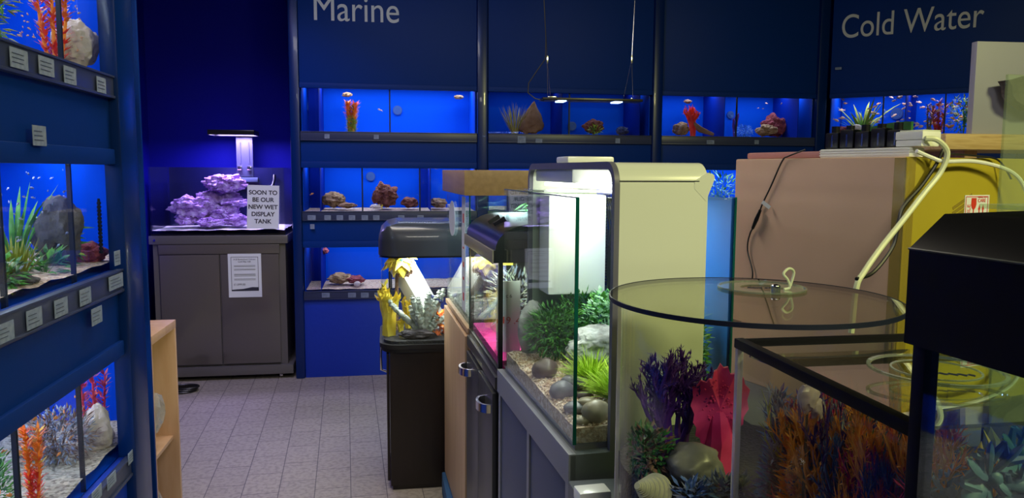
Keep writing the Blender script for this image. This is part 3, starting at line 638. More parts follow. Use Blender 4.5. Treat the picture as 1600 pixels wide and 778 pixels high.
MB().box(-.20, .12, -.12, .10, .262, .278, .005).box(-.03, .03, .08, .18, .262, .275, .003).box(-.20, .12, -.122, -.114, .243, .27).box(-.20, .12, .094, .10, .243, .27).box(-.20, -.194, -.12, .10, .243, .27).box(.114, .12, -.12, .10, .243, .27).build('lamp_head', 'black', r)
a = area('reef_led', (-.04, -.01, .255), (.28, .18), 24, (.50, .38, 1), parent=r)
M['led_v'] = mat('violet_led', (.35, .25, 1), .5, emit=3)
MB().box(-.17, .09, -.06, .04, .2585, .2615).build('led_strip', 'led_v', r)
MB().box(-.24, .10, .12, .17, -.10, -.065, .008).build('pump_bar', 'slate', r)
r = thing('notice', 'white notice reading SOON TO BE OUR NEW WET DISPLAY TANK', 'sign', (-.975, 5.588, 1.085))
r.rotation_euler = (R(-4), R(1.5), 0)
MB().box(0, .215, 0, .003, 0, .305).box(0, .215, .003, .02, 0, .012).build('sheet', 'paper', r, smooth=0)
text('lettering', 'SOON TO\nBE OUR\nNEW WET\nDISPLAY\nTANK', .042, 'ink', r, (.107, -.001, .24), align='CENTER', line=1.20, ext=.0008, off=.0011)
b_ = MB()
for k in range(3):
    b_.tube([(.10*math.cos(i*math.pi/10)*(1-.1*k)+.02*k, .07*math.sin(i*math.pi/10)*(1-.1*k), .008+k*.012) for i in range(21)], .007, 6)
tag(b_.build('cable_coil', 'cable_k', None, (-1.40, 5.36, 0)), 'black cable coiled on the floor before the grey cabinet', 'cable')
# ------------------------------------------------------------------ small beech shelf unit at the end of the left rack
r = thing('open_shelf', 'narrow beech open shelf unit at the end of the left rack', 'shelf', (-1.12, 2.72, 0))
MB().box(0, .32, 0, .018, 0, .9, .001).build('side_panel', 'beech', r)
MB().box(0, .32, .30, .318, 0, .9, .001).build('side_panel', 'beech', r)
MB().box(0, .32, -.002, .32, .9, .93, .001).build('top', 'beech', r)
MB().box(0, .30, .018, .30, .47, .485, .001).build('shelf', 'beech', r)
MB().box(0, .30, .018, .30, .04, .055, .001).build('shelf', 'beech', r)
MB().box(0, .008, .018, .30, .04, .9).build('back_panel', 'beech', r)
M['bag'] = glass('plastic_bag', (.9, .92, .95), 1, .15, haze=(.7, .72, .78, .35), rough=.15)
def bag(label, loc, dims, seed):
    b_ = MB(); b_.ball((0, 0, dims[2]), dims, 3, 0, .5, seed, 2.0, 3)
    zmin = min(v.co.z for v in b_.b.verts)
    for v in b_.b.verts: v.co.z -= zmin
    return tag(b_.build('plastic_bag', 'bag', None, loc, smooth=15), label, 'bag')
bag('crumpled clear plastic bag on the middle shelf of the beech unit', (-.90, 2.87, .486), (.08, .09, .11), 3)
bag('crumpled clear plastic bag on the low shelf of the beech unit', (-.90, 2.87, .056), (.09, .09, .14), 4)
# ------------------------------------------------------------------ blue plinth under the row of tanks
tag(MB().box(.235, 1.5, .25, 3.46, 0, .10, .004).build('carpeted_plinth', mat('blue_carpet', (.03, .10, .22), .95, bump=.6, bscale=300)), 'low blue carpeted plinth under the right hand row of cabinets', 'plinth')
# ------------------------------------------------------------------ tank 1 : bow fronted black tank
r = thing('aquarium_cabinet', 'black brown cabinet under the curved hooded tank', 'cabinet', (0, 3.52, 0))
MB().box(.0, .33, 0, .50, .02, .66, .006).box(.01, .32, .01, .49, 0, .02).build('body', 'brown_black', r)
MB().box(-.014, -.001, .02, .48, .04, .65, .003).build('door', 'brown_black', r)
MB().tube([(-.014, .20, .52), (-.04, .20, .53), (-.042, .20, .60), (-.04, .20, .66), (-.014, .20, .67)], .006, 8).build('handle', 'chrome', r)
def rr_prof(x0, x1, y0, y1, rd, n=8):
    """rounded on the left (front) corners"""
    p = [(x1, y0)]; p += [(x0+rd-rd*math.sin(i*math.pi/2/n), y0+rd-rd*math.cos(i*math.pi/2/n)) for i in range(n+1)]
    p += [(x0+rd-rd*math.cos(i*math.pi/2/n), y1-rd+rd*math.sin(i*math.pi/2/n)) for i in range(n+1)]; p += [(x1, y1)]; return p
r = thing('hooded_aquarium', 'curved grey hooded tank with yellow corals on the black cabinet', 'aquarium', (0, 3.52, .66))
MB().prism(rr_prof(-.035, .335, -.015, .505, .09), 'z', 0, .03).prism(rr_prof(-.045, .34, -.022, .51, .09), 'z', .018, .038).build('base_trim', 'black_matte', r)
pi_ = rr_prof(-.03, .325, -.008, .50, .085); po = rr_prof(-.035, .33, -.013, .505, .09)
b_ = MB(); 
A = [b_.b.verts.new((x, y, .038)) for x, y in po]; B = [b_.b.verts.new((x, y, .455)) for x, y in po]
for i in range(len(po)): j = (i+1) % len(po); b_.b.faces.new((A[i], A[j], B[j], B[i]))
b_.build('glass_wall', 'glass', r)
MB().box(.318, .328, .488, .498, .038, .45).box(-.0, .01, .492, .500, .038, .45).build('corner_seal', 'black', r)
b_ = MB(); lay = [(0, .448), (0, .515), (.012, .555), (.04, .583), (.085, .595)]; prev = None
for ins, z in lay:
    pr = [(max(x, -.045+ins) if x < .1 else min(x, .345-ins*.5), min(max(y, -.022+ins*.6), .515-ins*.6)) for x, y in rr_prof(-.045, .345, -.022, .515, .10)]
    ring = [b_.b.verts.new((x, y, z)) for x, y in pr]
    if prev:
        for i in range(len(ring)): j = (i+1) % len(ring); b_.b.faces.new((prev[i], prev[j], ring[j], ring[i]))
    else: first = ring
    prev = ring
b_.b.faces.new(prev); hd = b_.build('hood', 'grey_hood', r)
b_ = MB()
for i in range(10): b_.box(.09+i*.012, .095+i*.012, .10, .13, .5945, .597)
b_.build('hood_vent', 'black', hd)
MB().prism(rr_prof(-.04, .34, -.018, .51, .09), 'z', .440, .455).build('hood_rim', 'black', r)
area('tank_lamp', (.12, .22, .435), (.10, .40), 6.0, (.97, 1, .98), parent=r)
# its contents (sitting in a black gravel bed)
MB().prism(rr_prof(-.025, .32, -.004, .495, .08), 'z', .038, .052).build('gravel', 'gravel_bk', r)['kind'] = 'stuff'
zb = .66+.052
def sp(px, py, Y): return atY(px, py, Y)
p = sp(625, 400, 3.66)
b_ = MB(); rr = random.Random(5)
for i in range(70):
    d = Vector((rr.uniform(-1, 1), rr.uniform(-1, .6), rr.uniform(-1, 1))).normalized(); b_.leaf(d*.012, d, .095*rr.uniform(.6, 1.1), .062, 0, .25, th=.12)
b_.ball((0, -.03, 0), .03, 3, 1, .2, 3)
b_.ball((.02, .03, -.07), (.04, .035, .035), 3, 2, .4, 5); b_.tube([(0, .05, -.02), (-.015, .10, -.12), (-.02, .12, -(p.z-zb))], [.012, .008, .012], 8, 2)
tag(b_.build('anemone_coral', ['yellow', 'teal', 'rock_brown'], None, p), 'bright yellow anemone with a teal centre high in the hooded tank', 'coral')
for i, (px, Y, h, l) in enumerate(((608, 3.66, .26, 'tall yellow coral at the front left of the hooded tank'), (628, 3.62, .10, 'low yellow coral tuft beside the grey finger coral'), (640, 3.82, .17, 'yellow coral leaning behind the white boards'))):
    p = sp(px, 500, Y); branchy(l, 'yellow', (p.x, Y, zb), h, 60+i, 3, .3, .10, 5, nb=(2, 3), tips=3, leafW=.5)
p = sp(663, 500, 3.60)
b_ = MB(); rr = random.Random(9)
for i in range(30):
    a = rr.uniform(0, 6.283); q = rr.uniform(.1, .95); L = rr.uniform(.10, .24)
    pts = [(0, 0, 0), (math.cos(a)*q*L*.5, math.sin(a)*q*L*.3, L*.45), (math.cos(a)*q*L*.9, math.sin(a)*q*L*.5, L*.8), (math.cos(a)*q*L*1.0, math.sin(a)*q*L*.5, L)]
    b_.tube(smooth_path(pts)[:-1], [.013+.003*math.sin(k*1.9)-.005*(k/24)**3 for k in range(24)], 10)
for v in b_.b.verts: v.co += Vector((noise.noise(v.co*160), noise.noise(v.co*160+Vector((9, 0, 0))), 0))*.006; v.co.z = max(0, v.co.z)
tag(b_.build('finger_coral', 'pale_coral', None, (p.x, 3.62, zb)), 'grey green finger coral in the middle of the hooded tank', 'coral')
p = sp(688, 500, 3.62)
bush('orange coral rosette at the right of the hooded tank', ['orange'], (p.x, 3.66, zb), (.045, .04, .10), 60, .05, .03, 66, 'rosette_coral', 'coral')
p = sp(650, 520, 3.57); mk_rock('rock', 'low dark rock at the front of the hooded tank', 'rock', 'rock_dark', (p.x, 3.575, zb), (.08, .03, .02), 67, .3)
def slab(px0, py0, px1, py1, Y, wd, th, label):
    a, c = atY(px0, py0, Y), atY(px1, py1, Y+.04); d = (c-a); L = d.length
    b_ = MB().box(-L/2, L/2, -wd/2, wd/2, -th/2, th/2, .002); 
    o = b_.build('white_board', 'white_pl', None, (a+c)/2)
    x = d.normalized(); z = Vector((.55, -.75, .45)); z = (z-x*z.dot(x)).normalized(); y = z.cross(x)
    o.rotation_euler = Matrix((x, y, z)).transposed().to_euler(); return tag(o, label, 'board')
slab(624, 408, 690, 522, 3.80, .11, .07, 'thick white board leaning diagonally inside the curved hooded tank')
def beads(pts, r_, label):
    b_ = MB(); 
    for p in pts: b_.ball(p, r_, 2)
    b_.tube(pts, r_*.4, 6); return tag(b_.build('bead_string', 'navy_coral', None, (0, 0, 0)), label, 'ornament')
beads([atY(668+i*6.5, 396+3*math.sin(i*.5), 3.70) for i in range(0, 7)], .011, 'dark blue bead branch high in the hooded tank')
beads([atY(672+i*4, 462+i*2.2, 3.64) for i in range(0, 5)], .010, 'dark bead branch low in the hooded tank')
# ------------------------------------------------------------------ tank 2 : oak
rz2 = R(2.4)
r = thing('aquarium_cabinet', 'light oak cabinet beside the black brown cabinet', 'cabinet', (.292, 2.775, .10), rz2)
L2 = .68
MB().box(0, .44, 0, L2, 0, .80, .002).build('body', 'oak', r)
MB().box(-.016, -.001, .004, L2-.004, .01, .79, .002).build('door', 'oak', r)
r = thing('oak_lidded_aquarium', 'tall glass tank with an oak lid on the oak cabinet', 'aquarium', (.292, 2.775, .90), rz2)
MB().box(-.008, .445, -.004, L2+.004, 0, .02, .002).build('base_trim', 'oak', r)
b_ = MB(); 
b_.box(0, .006, 0, L2, .02, .52).box(.006, .44, 0, .006, .02, .52).box(.006, .44, L2-.006, L2, .02, .52).build('glass_walls', 'glass', r, smooth=0)
MB().box(-.001, .001, -.001, .001, .02, .52).box(.0, .004, -.002, .0, .02, .52).build('glass_edge', 'glass_edge', r)
MB().box(.434, .44, .006, L2-.006, .02, .52).build('back_film', 'bluefilm', r, smooth=0)
MB().box(-.02, .45, -.012, L2+.012, .508, .60, .002).build('lid', 'oakh', r)
MB().box(.008, .43, .008, L2-.01, .02, .05).build('gravel', 'gravel_gr', r)['kind'] = 'stuff'
area('tank_lamp', (.22, .34, .50), (.1, .5), 3.5, (.75, .9, 1), parent=r)
# stickers on its front pane
b_ = MB(); p = [(math.cos(i*math.pi/12), math.sin(i*math.pi/12)) for i in range(24)]
b_.prism([(.50+x*.10, .395+y*.075) for x, y in p], 'x', -.0015, -.0003); b_.build('oval_sticker', 'paper', r)
b_ = MB(); b_.box(-.0015, -.0003, .10, .19, .06, .50); 
for z, q in ((.10, .03), (.18, .012), (.23, .02), (.30, .008), (.40, .035)): b_.box(-.002, -.001, .13, .16, z, z+q, k=1)
b_.build('tall_sticker', ['paper', 'red'], r, smooth=0)
p = W(r, .30, .30, .05)
def bamboo(label, loc, dims, n, seed, ms=('green', 'mint')):
    rr = random.Random(seed); b_ = MB()
    for s in range(6):
        x, y = rr.uniform(-.6, .6)*dims[0], rr.uniform(-.6, .6)*dims[1]; b_.tube([(x*.4, y*.4, 0), (x, y, dims[2])], [.004, .002], 5)
        for i in range(n//6):
            z = rr.uniform(.25, 1)*dims[2]; a = rr.uniform(0, 6.283)
            b_.leaf((x, y, z), (math.cos(a), math.sin(a), rr.uniform(-.9, .4)), .085*rr.uniform(.7, 1.2), .013, rr.randrange(2), .15)
    for v in b_.b.verts: v.co.z = max(0, v.co.z)
    return tag(b_.build('bamboo_plant', list(ms), None, loc, smooth=20), label, 'plant')
bamboo('bamboo like plant with pointed leaves in the oak lidded tank', p, (.10, .10, .42), 190, 4)
mk_rock('live_rock', 'bluish purple rock low in the oak lidded tank', 'rock', 'rock_purple', W(r, .20, .50, .05), (.13, .09, .10), 71, .4, parts=3)
mk_rock('dark_rock', 'dark rock at the back of the oak lidded tank', 'rock', 'rock_dark', W(r, .30, .12, .05), (.10, .05, .08), 72, .4, parts=3)
# ------------------------------------------------------------------ tank 3 : small black hooded
rz3 = R(2.0); L3 = .585; Y3 = 2.172
r = thing('aquarium_cabinet', 'dark grey cabinet with two curved chrome handles', 'cabinet', (.314, Y3, .10), rz3)
MB().box(0, .34, 0, L3, 0, .78, .002).build('body', 'black', r)
MB().box(-.012, .35, -.006, L3+.006, .762, .80, .003).build('top', 'char', r)
for i in (0, 1):
    y0 = .015+i*.28; d = MB().box(-.016, -.001, y0, y0+.275, .02, .745, .002).build('door', 'char', r)
    yh = y0+(.165 if i else .03); b_ = MB()
    ar = [(-.016-.036*math.sin(t), yh+.055-.055*math.cos(t)) for t in [k*math.pi/14 for k in range(15)]]
    ai = [(-.016-.028*math.sin(t), yh+.055-.047*math.cos(t)) for t in [k*math.pi/14 for k in range(15)]]
    b_.prism(ar+ai[::-1], 'z', .676, .702)
    b_.build('handle', 'chrome', d)
r = thing('hooded_aquarium', 'small black hooded tank with hot pink gravel', 'aquarium', (.314, Y3, .90), rz3)
MB().box(-.004, .35, -.004, L3+.004, 0, .022, .002).build('base_trim', 'black', r)
MB().box(0, .005, .012, L3-.012, .022, .345).box(.012, .34, 0, .005, .022, .345).box(.012, .34, L3-.005, L3, .022, .345).build('glass_walls', 'glass', r, smooth=0)
for x, y in ((0, 0), (0, L3-.012), (.33, 0), (.33, L3-.012)): MB().box(x-.001, x+.012, y-.001, y+.012, .022, .345).build('corner_post', 'black', r)
MB().box(.008, .335, .008, L3-.008, .022, .045).build('gravel', 'gravel_hot', r)['kind'] = 'stuff'
prof = [(.36, .335), (-.018, .335), (-.018, .372)] + [(.10-.112*math.cos(t), .372+.075*math.sin(t)) for t in [i*math.pi/2/8 for i in range(9)]] + [(.25, .448), (.36, .42)]
hd = MB().prism(prof, 'y', -.008, L3+.008).build('hood', 'black', r)
MB().box(-.021, -.017, -.009, L3+.009, .333, .372, .001).build('hood_trim', mat('brass_trim', (.30, .27, .17), .4), r)
b_ = MB()
for y in (.20, .30): b_.box(.02, .06, y, y+.014, .428, .447, rot=Matrix.Rotation(R(-32), 4, 'Y'))
b_.build('hood_slot', 'dark_line', hd)
M['led_y'] = mat('yellow_led', (1, .72, .12), .5, emit=2.6)
MB().box(.02, .05, .04, L3-.2, .322, .334, .003).build('led_tube', 'led_y', r)
area('tank_lamp', (.10, .30, .325), (.04, .45), 2.6, (1, .95, .80), parent=r)
p = W(r, .05, .13, .045)
rt = thing('price_card', 'curled white price card standing on the hot pink gravel', 'sign', p, R(-20))
b_ = MB(); n = 12; pts = [(-.035+.075*i/n, -.022*math.sin(i/n*math.pi)) for i in range(n+1)]
b_.prism(pts+[(x, y+.0015) for x, y in pts[::-1]], 'z', 0, .22).build('card', 'paper', rt)
text('print', '£19 .4', .030, 'red', rt, (-.030, -.0235, .09), ext=.0015); text('print', 'c 6', .016, 'ink', rt, (.0, -.0235, .17), ext=.001)
rp_ = MB().box(0, .10, 0, .002, 0, .10).build('pink_card', mat('pink_card', (.75, .10, .38), .6), None, W(r, .22, .30, .12), R(-5)); tag(rp_, 'small pink tag standing behind the price card', 'sign')
rp_.location.z = W(r, .22, .30, .045).z
bush('silvery bushy weed in the small black hooded tank', ['pale_coral', 'grey_blue'], W(r, .14, .47, .045), (.10, .10, .20), 420, .04, .008, 81)
bush('green weed at the back of the small black hooded tank', ['green', 'dark_green'], W(r, .27, .26, .045), (.05, .14, .26), 260, .05, .010, 82)
bush('dark purple stones and weed at the far end of the pink gravel', ['purple', 'grey_blue'], W(r, .29, .12, .045), (.035, .07, .14), 220, .03, .012, 83)
# ------------------------------------------------------------------ tank 4 : arch hooded
rz4 = R(4.0); L4, W4, H4 = .645, .345, .50
X4, Y4 = .365, 1.468
r = thing('aquarium_cabinet', 'grey framed cabinet with slate blue panels under the arched tank', 'cabinet', (X4, Y4, .10), rz4)
MB().box(.004, .375, -.012, L4+.01, 0, .77, .002).build('body', 'steel_grey', r)
MB().box(-.014, .38, -.022, L4+.014, .772, .835, .002).build('top', 'steel_grey', r)
b_ = MB()
for y in (-.018, .30, L4-.02): b_.box(-.014, .004, y, y+.022, .0, .771)
b_.box(-.014, .003, -.018, L4, .0, .03); b_.box(-.016, .0, -.022, L4+.014, .771, .836, .001)
b_.build('front_frame', 'silver_frame', r)
for y0, y1 in ((.006, .298), (.324, L4-.022)): MB().box(-.010, .003, y0, y1, .032, .769, .001).build('door', 'slate', r)
r = thing('arch_aquarium', 'open glass tank wrapped by a tall pale arched hood', 'aquarium', (X4, Y4, .935), rz4)
z0 = .012
MB().box(.005, W4, .004, L4, 0, z0).build('base_mat', 'grey_edge', r)
MB().box(0, .006, 0, L4, z0, z0+H4).box(.006, W4, 0, .006, z0, z0+H4).box(.006, W4, L4-.006, L4, z0, z0+H4).build('glass_walls', 'glass', r, smooth=0)
MB().box(-.0012, .0065, -.0015, .0, z0, z0+H4).box(W4-.001, W4+.002, -.001, .004, z0, z0+H4).box(-.0005, .006, 0, L4, z0+H4-.001, z0+H4+.0015).build('glass_edge', 'glass_edge', r)
MB().box(W4-.006, W4, .006, L4-.006, z0, z0+H4-.002).build('back_film', 'bluefilm', r, smooth=0)
xa, xb = .082, .272
def arch(y0, y1, zt, rd, th):
    o = [(y0, -.03)]; o += [(y0+rd-rd*math.cos(i*math.pi/16), zt-rd+rd*math.sin(i*math.pi/16)) for i in range(9)]
    o += [(y1-rd+rd*math.sin(i*math.pi/16), zt-rd+rd*math.cos(i*math.pi/16)) for i in range(9)]; o += [(y1, -.03), (y1-th, -.03)]
    r_ = rd-th
    o += [(y1-rd+r_*math.cos(i*math.pi/16), zt-rd+r_*math.sin(i*math.pi/16)) for i in range(9)]
    o += [(y0+rd-r_*math.sin(i*math.pi/16), zt-rd+r_*math.cos(i*math.pi/16)) for i in range(9)]; o += [(y0+th, -.03)]
    return o
pa = arch(-.018, L4+.018, .582, .045, .012)
for u in range(len(pa)): pa[u] = (pa[u][0], max(pa[u][1], -.001))
hd = MB().prism(pa, 'x', xa, xb).build('arched_hood', 'pale_pl', r)
pa2 = arch(-.0195, L4+.0195, .5835, .0465, .0155)
for u in range(len(pa2)): pa2[u] = (pa2[u][0], max(pa2[u][1], -.001))
MB().prism(pa2, 'x', xa-.010, xa+.001).build('hood_edge_trim', 'grey_edge', r)
b_ = MB().box(xa, xb-.02, -.0195, -.0175, .5445, .546)
b_.build('hood_seam', 'dark_line', hd)
MB().prism([(xb-.03, .546), (xb, .562), (xb+.012, .558), (xb+.014, .55), (xb-.004, .505), (xb-.03, .53)], 'y', -.0185, .03).build('lid_lip', 'pale_pl', r)
MB().box(xa+.004, xb-.01, .30, L4-.01, .535, .568, .006).build('lamp_housing', 'white_pl', r)
MB().box(xa-.05, xb+.02, .02, L4-.02, .512, .518, .001).build('cover_glass', 'acrylic', r)
M['led_w'] = mat('white_led', (1, 1, 1), .5, emit=2)
MB().box(xa+.02, xb-.04, .05, .60, .524, .531, .001).build('led_bar', 'led_w', r)
area('tank_lamp', (.17, .32, .521), (.12, .54), 2.7, (1, .99, .92), parent=r)
MB().box(xa+.015, xb-.012, L4-.11, L4-.012, .23, .50, .006).build('filter_box', 'white_pl', r)
b_ = MB()
for i in range(30): b_.box(xb-.012, xb-.006, L4-.105, L4-.095, .26+i*.008, .263+i*.008)
b_.build('filter_comb', 'black', r)
b_ = MB()
for k in range(5): b_.tube([(xb+.01+.004*k, L4-.03, .50), (xb+.016+.006*k, L4-.04-.01*k, .40), (xb+.005+.004*k, L4-.05, .33), (xb+.03, L4-.04, .20+.02*k)], .0025, 5)
b_.build('cable_bundle', 'cable_k', r)
for y in (.10, .38): MB().box(-.004, .04, y, y+.03, z0+H4-.006, z0+H4+.004, .001).build('cover_clip', 'acrylic', r)
MB().box(.285, .33, -.003, .02, z0+H4-.006, z0+H4+.004, .001).build('cover_clip', 'acrylic', r)
for v in (0,):
    tag(MB().box(-.06, .06, -.05, .05, 0, .016, .006).build('lamp_controller', 'white_pl', None, W(r, .15, .40, .5835), rz4), 'flat pale controller box lying on top of the arched hood', 'box')
# gravel: a bed plus loose stones
b_ = MB(); n = 30; v = []
def gh(x, y): return .028+.03*(x/W4)+.012*(y/L4)+.006*noise.noise(Vector((x*20, y*20, 3)))
for i in range(n+1):
    for j in range(n+1):
        x = .007+(W4-.014)*i/n; y = .007+(L4-.014)*j/n; v.append(b_.b.verts.new((x, y, z0+gh(x, y))))
for i in range(n):
    for j in range(n): b_.b.faces.new((v[i*(n+1)+j], v[(i+1)*(n+1)+j], v[(i+1)*(n+1)+j+1], v[i*(n+1)+j+1]))
rim = [i*(n+1) for i in range(n+1)]
def skirt(ids):
    for a, c in zip(ids, ids[1:]):
        va, vc = v[a], v[c]; b1 = b_.b.verts.new((va.co.x, va.co.y, z0)); b2 = b_.b.verts.new((vc.co.x, vc.co.y, z0)); b_.b.faces.new((va, vc, b2, b1))
skirt(list(range(n+1))); skirt(rim)
rr = random.Random(21)
for i in range(5200):
    x, y = rr.uniform(.012, W4-.012)**1.0, rr.uniform(.012, L4-.012); s = rr.uniform(.0026, .005)
    g = bmesh.ops.create_icosphere(b_.b, subdivisions=1, radius=s)['verts'] if False else None
    c = Vector((x, y, z0+gh(x, y)+s*.4)); k = rr.randrange(4)
    ax = Vector((rr.uniform(-1, 1), rr.uniform(-1, 1), rr.uniform(-.5, .5))).normalized(); bx = ax.orthogonal().normalized(); cx_ = ax.cross(bx)
    vs = [b_.b.verts.new(c+d) for d in (ax*s*1.5, -ax*s*1.5, bx*s, -bx*s, cx_*s*.8, -cx_*s*.8)]
    for q in ((0, 2, 4), (0, 4, 3), (0, 3, 5), (0, 5, 2), (1, 4, 2), (1, 3, 4), (1, 5, 3), (1, 2, 5)):
        f = b_.b.faces.new([vs[t] for t in q]); f.material_index = 1+k
pm('gs1', (.58, .38, .23), (.70, .50, .33)); pm('gs2', (.80, .64, .48), (.85, .72, .6)); pm('gs3', (.38, .23, .14), (.48, .33, .2)); pm('gs4', (.72, .50, .34), (.85, .72, .6))
b_.build('gravel', ['gravel_tan', 'gs1', 'gs2', 'gs3', 'gs4'], r, smooth=0)['kind'] = 'stuff'
T4 = r
def g4(px, py, dz=0):
    """point of the gravel that shows at a pixel"""
    z = .935+z0+.045
    for _ in range(4):
        p = atZ(px, py, z); l = T4.matrix_basis.inverted() @ p
        z = .935+z0+gh(min(max(l.x, .01), W4-.01), min(max(l.y, .01), L4-.01))
    l.x = min(max(l.x, .02), W4-.02); l.y = min(max(l.y, .02), L4-.02)
    return W(T4, l.x, l.y, z0+gh(l.x, l.y)-.002+dz)
def pebble(px, py, dims, m, label, seed, rot=0, tilt=0, dz=0):
    p = g4(px, py, dz); dims = tuple(1.05*q for q in dims); b_ = MB(); b_.ball((0, 0, dims[2]*.85), dims, 3, 0, .16, seed, 1.0, 2)
    o = b_.build('pebble', m, None, p, rot, 60); o.rotation_euler = (tilt, 0, rot); return tag(o, label, 'pebble')
pebble(842, 590, (.032, .028, .026), 'pebble_b', 'dark brown angular stone lying apart at the left of the arched tank', 1, .5)
pebble(864, 622, (.030, .022, .020), 'pebble_g', 'flat grey pebble left of the stacked pebbles', 2, .3)
pebble(888, 612, (.018, .020, .022), 'pebble_g', 'small upright grey pebble behind the glass corner', 3)
pebble(903, 612, (.024, .018, .014), 'pebble_g', 'smooth blue grey pebble at the back of the pile', 4, .2, dz=.012)
pebble(912, 622, (.018, .015, .010), 'pebble_b', 'small brown pebble at the back of the pile', 5)
pebble(895, 645, (.026, .02, .014), 'pebble_g', 'grey pebble half under the olive one', 6)
pebble(917, 645, (.021, .016, .012), 'pebble', 'long olive pebble resting on the pile', 7, .1, dz=.014)
pebble(935, 662, (.030, .024, .026), 'pebble', 'largest round tan pebble at the front of the pile', 8, .4, dz=.0)
pebble(910, 662, (.016, .014, .010), 'pebble', 'small olive pebble left of the largest one', 9)
pebble(952, 645, (.014, .014, .012), 'pebble_b', 'brown pebble beside the hood leg', 10)
def w4(x, y): return W(T4, x, y, z0+gh(x, y)-.002)
mk_rock('grey_rock', 'pale grey veined rock behind the yellow green grass', 'rock', 'rock_grey', w4(.19, .36), (.10, .06, .058), 91, .28, 1.3, 5, .2, 2)
mk_rock('grey_rock', 'smaller pale grey rock at the right of the grass', 'rock', 'rock_grey', w4(.23, .24), (.04, .04, .03), 92, .28, 1.3, 4)
mk_rock('slate_column', 'upright slate slab at the far end of the arched tank', 'rock', 'rock_grey', w4(.07, .60), (.04, .02, .075), 93, .18, 1.3, 4)
bush('ferny dark green plant at the far end of the arched tank', ['green', 'dark_green'], w4(.12, .52), (.085, .075, .145), 1100, .022, .006, 94, 'fern')
bush('dark green fern beneath the filter box', ['dark_green', 'green'], w4(.20, .53), (.09, .06, .17), 800, .022, .006, 95, 'fern')
bush('bright variegated bush of small leaves behind the grey rock', ['mint', 'green', 'mint'], w4(.25, .45), (.075, .075, .185), 650, .018, .016, 96)
grass('spiky yellow green grass clump before the grey rock', 'lime', w4(.13, .26), 420, .115, .10, .0042, 97, droop=.35, lean=1.3)
grass('yellow green grass clump beside the hood leg', 'lime', w4(.155, .13), 420, .115, .09, .0042, 98, droop=.3, lean=1.3)
p = w4(.318, .065)
bush('round leaved green plant near the blue film', ['mint', 'lime', 'green'], p, (.016, .035, .215), 330, .018, .015, 99)
# ------------------------------------------------------------------ counter carrying the foreground tanks
tag(MB().box(.34, 1.60, .12, 1.405, .86, .90, .004).box(.36, .40, .14, .18, .1, .86).box(1.42, 1.46, .14, .18, .1, .86).box(.36, .40, 1.34, 1.38, .1, .86).box(1.42, 1.46, 1.34, 1.38, .1, .86).build('display_table', 'steel_grey'), 'grey table carrying the round tank and the near tanks', 'table')
tag(MB().box(.45, 1.46, 1.45+.10, 2.35, .86, .90, .003).box(.8, 1.46, 1.6, 2.3, .1, .86).build('storage_bench', 'steel_grey', None, (.40, 0, 0)), 'grey bench under the big cardboard box', 'bench')
tag(MB().box(0, .06, 0, .04, 0, .024, .004).build('white_box', 'white_pl', None, tuple(atZ(906, 792, .90).xy)+(.90,), R(4)), 'small white box at the foot of the arched tank cabinet', 'box')
# ------------------------------------------------------------------ round tank
CX, CY, CR, TZ = .567, 1.128, .208, .90
r = thing('round_aquarium', 'round clear tank with a tinted disc lid and purple coral', 'aquarium', (CX, CY, TZ))
MB().cyl((0, 0), CR, 0, .012, 64).build('base', 'black', r)
b_ = MB(); b_.ring((0, 0), CR-.006, CR, .012, .395, 72); b_.build('acrylic_wall', 'acrylic', r)
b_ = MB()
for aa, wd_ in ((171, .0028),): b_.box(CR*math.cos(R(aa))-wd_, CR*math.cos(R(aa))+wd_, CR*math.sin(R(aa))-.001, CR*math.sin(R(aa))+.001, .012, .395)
b_.build('wall_highlight', 'acr_highlight', r, smooth=0)  # pale strip drawn as the highlight that refraction gives the thick wall
MB().cyl((0, 0), CR+.014, .396, .402, 96).build('disc_lid', 'lid_tint', r)
MB().ring((0, 0), CR+.0135, CR+.0155, .3955, .4025, 96).build('lid_edge', 'dark_line', r)
MB().cyl((0, 0), CR-.007, .012, .13, 48).build('gravel', 'gravel_bk', r)['kind'] = 'stuff'
q = atZ(1190, 449, TZ+.404)-Vector((CX, CY, TZ))
b_ = MB().ring((q.x, q.y), .035, .072, .4025, .404, 64); b_.ring((q.x, q.y), .070, .073, .404, .406, 64).build('lid_port_ring', 'ring', r)
q2 = atZ(1212, 449, TZ+.41)-Vector((CX, CY, TZ))
MB().cyl((q2.x, q2.y), .008, .403, .412, 20).ball((q2.x, q2.y, .412), (.008, .008, .004), 2).build('knob', 'chrome', r)
text('lid_print', 'Aqua one', .012, 'ink', r, (q.x-.028, q.y-.004, .4045), rot=(0, 0, R(-15)))
q3 = atZ(1225, 452, TZ+.405)-Vector((CX, CY, TZ))
MB().tube(smooth_path([q3, q3+Vector((.010, .0, .003)), q3+Vector((.006, 0, .016)), q3+Vector((-.002, 0, .026)), q3+Vector((.010, .005, .034)), q3+Vector((.022, .01, .027)), q3+Vector((.018, .012, .004))]), .0022, 8).build('cable_loop', 'cable_w', r)
def cy(px, py, dz, Y): p = atY(px, py, Y); return (p.x, Y, TZ+.13)
branchy('dark purple branching coral in the round tank', 'purple', cy(1036, 700, 0, 1.13), .20, 101, 5, .42, .035, 5, nb=(2, 3), tips=3, leafW=.22)
branchy('second dark purple coral close behind the first', 'purple', cy(1066, 700, 0, 1.17), .185, 102, 5, .45, .035, 4, nb=(2, 3), tips=3, leafW=.22)
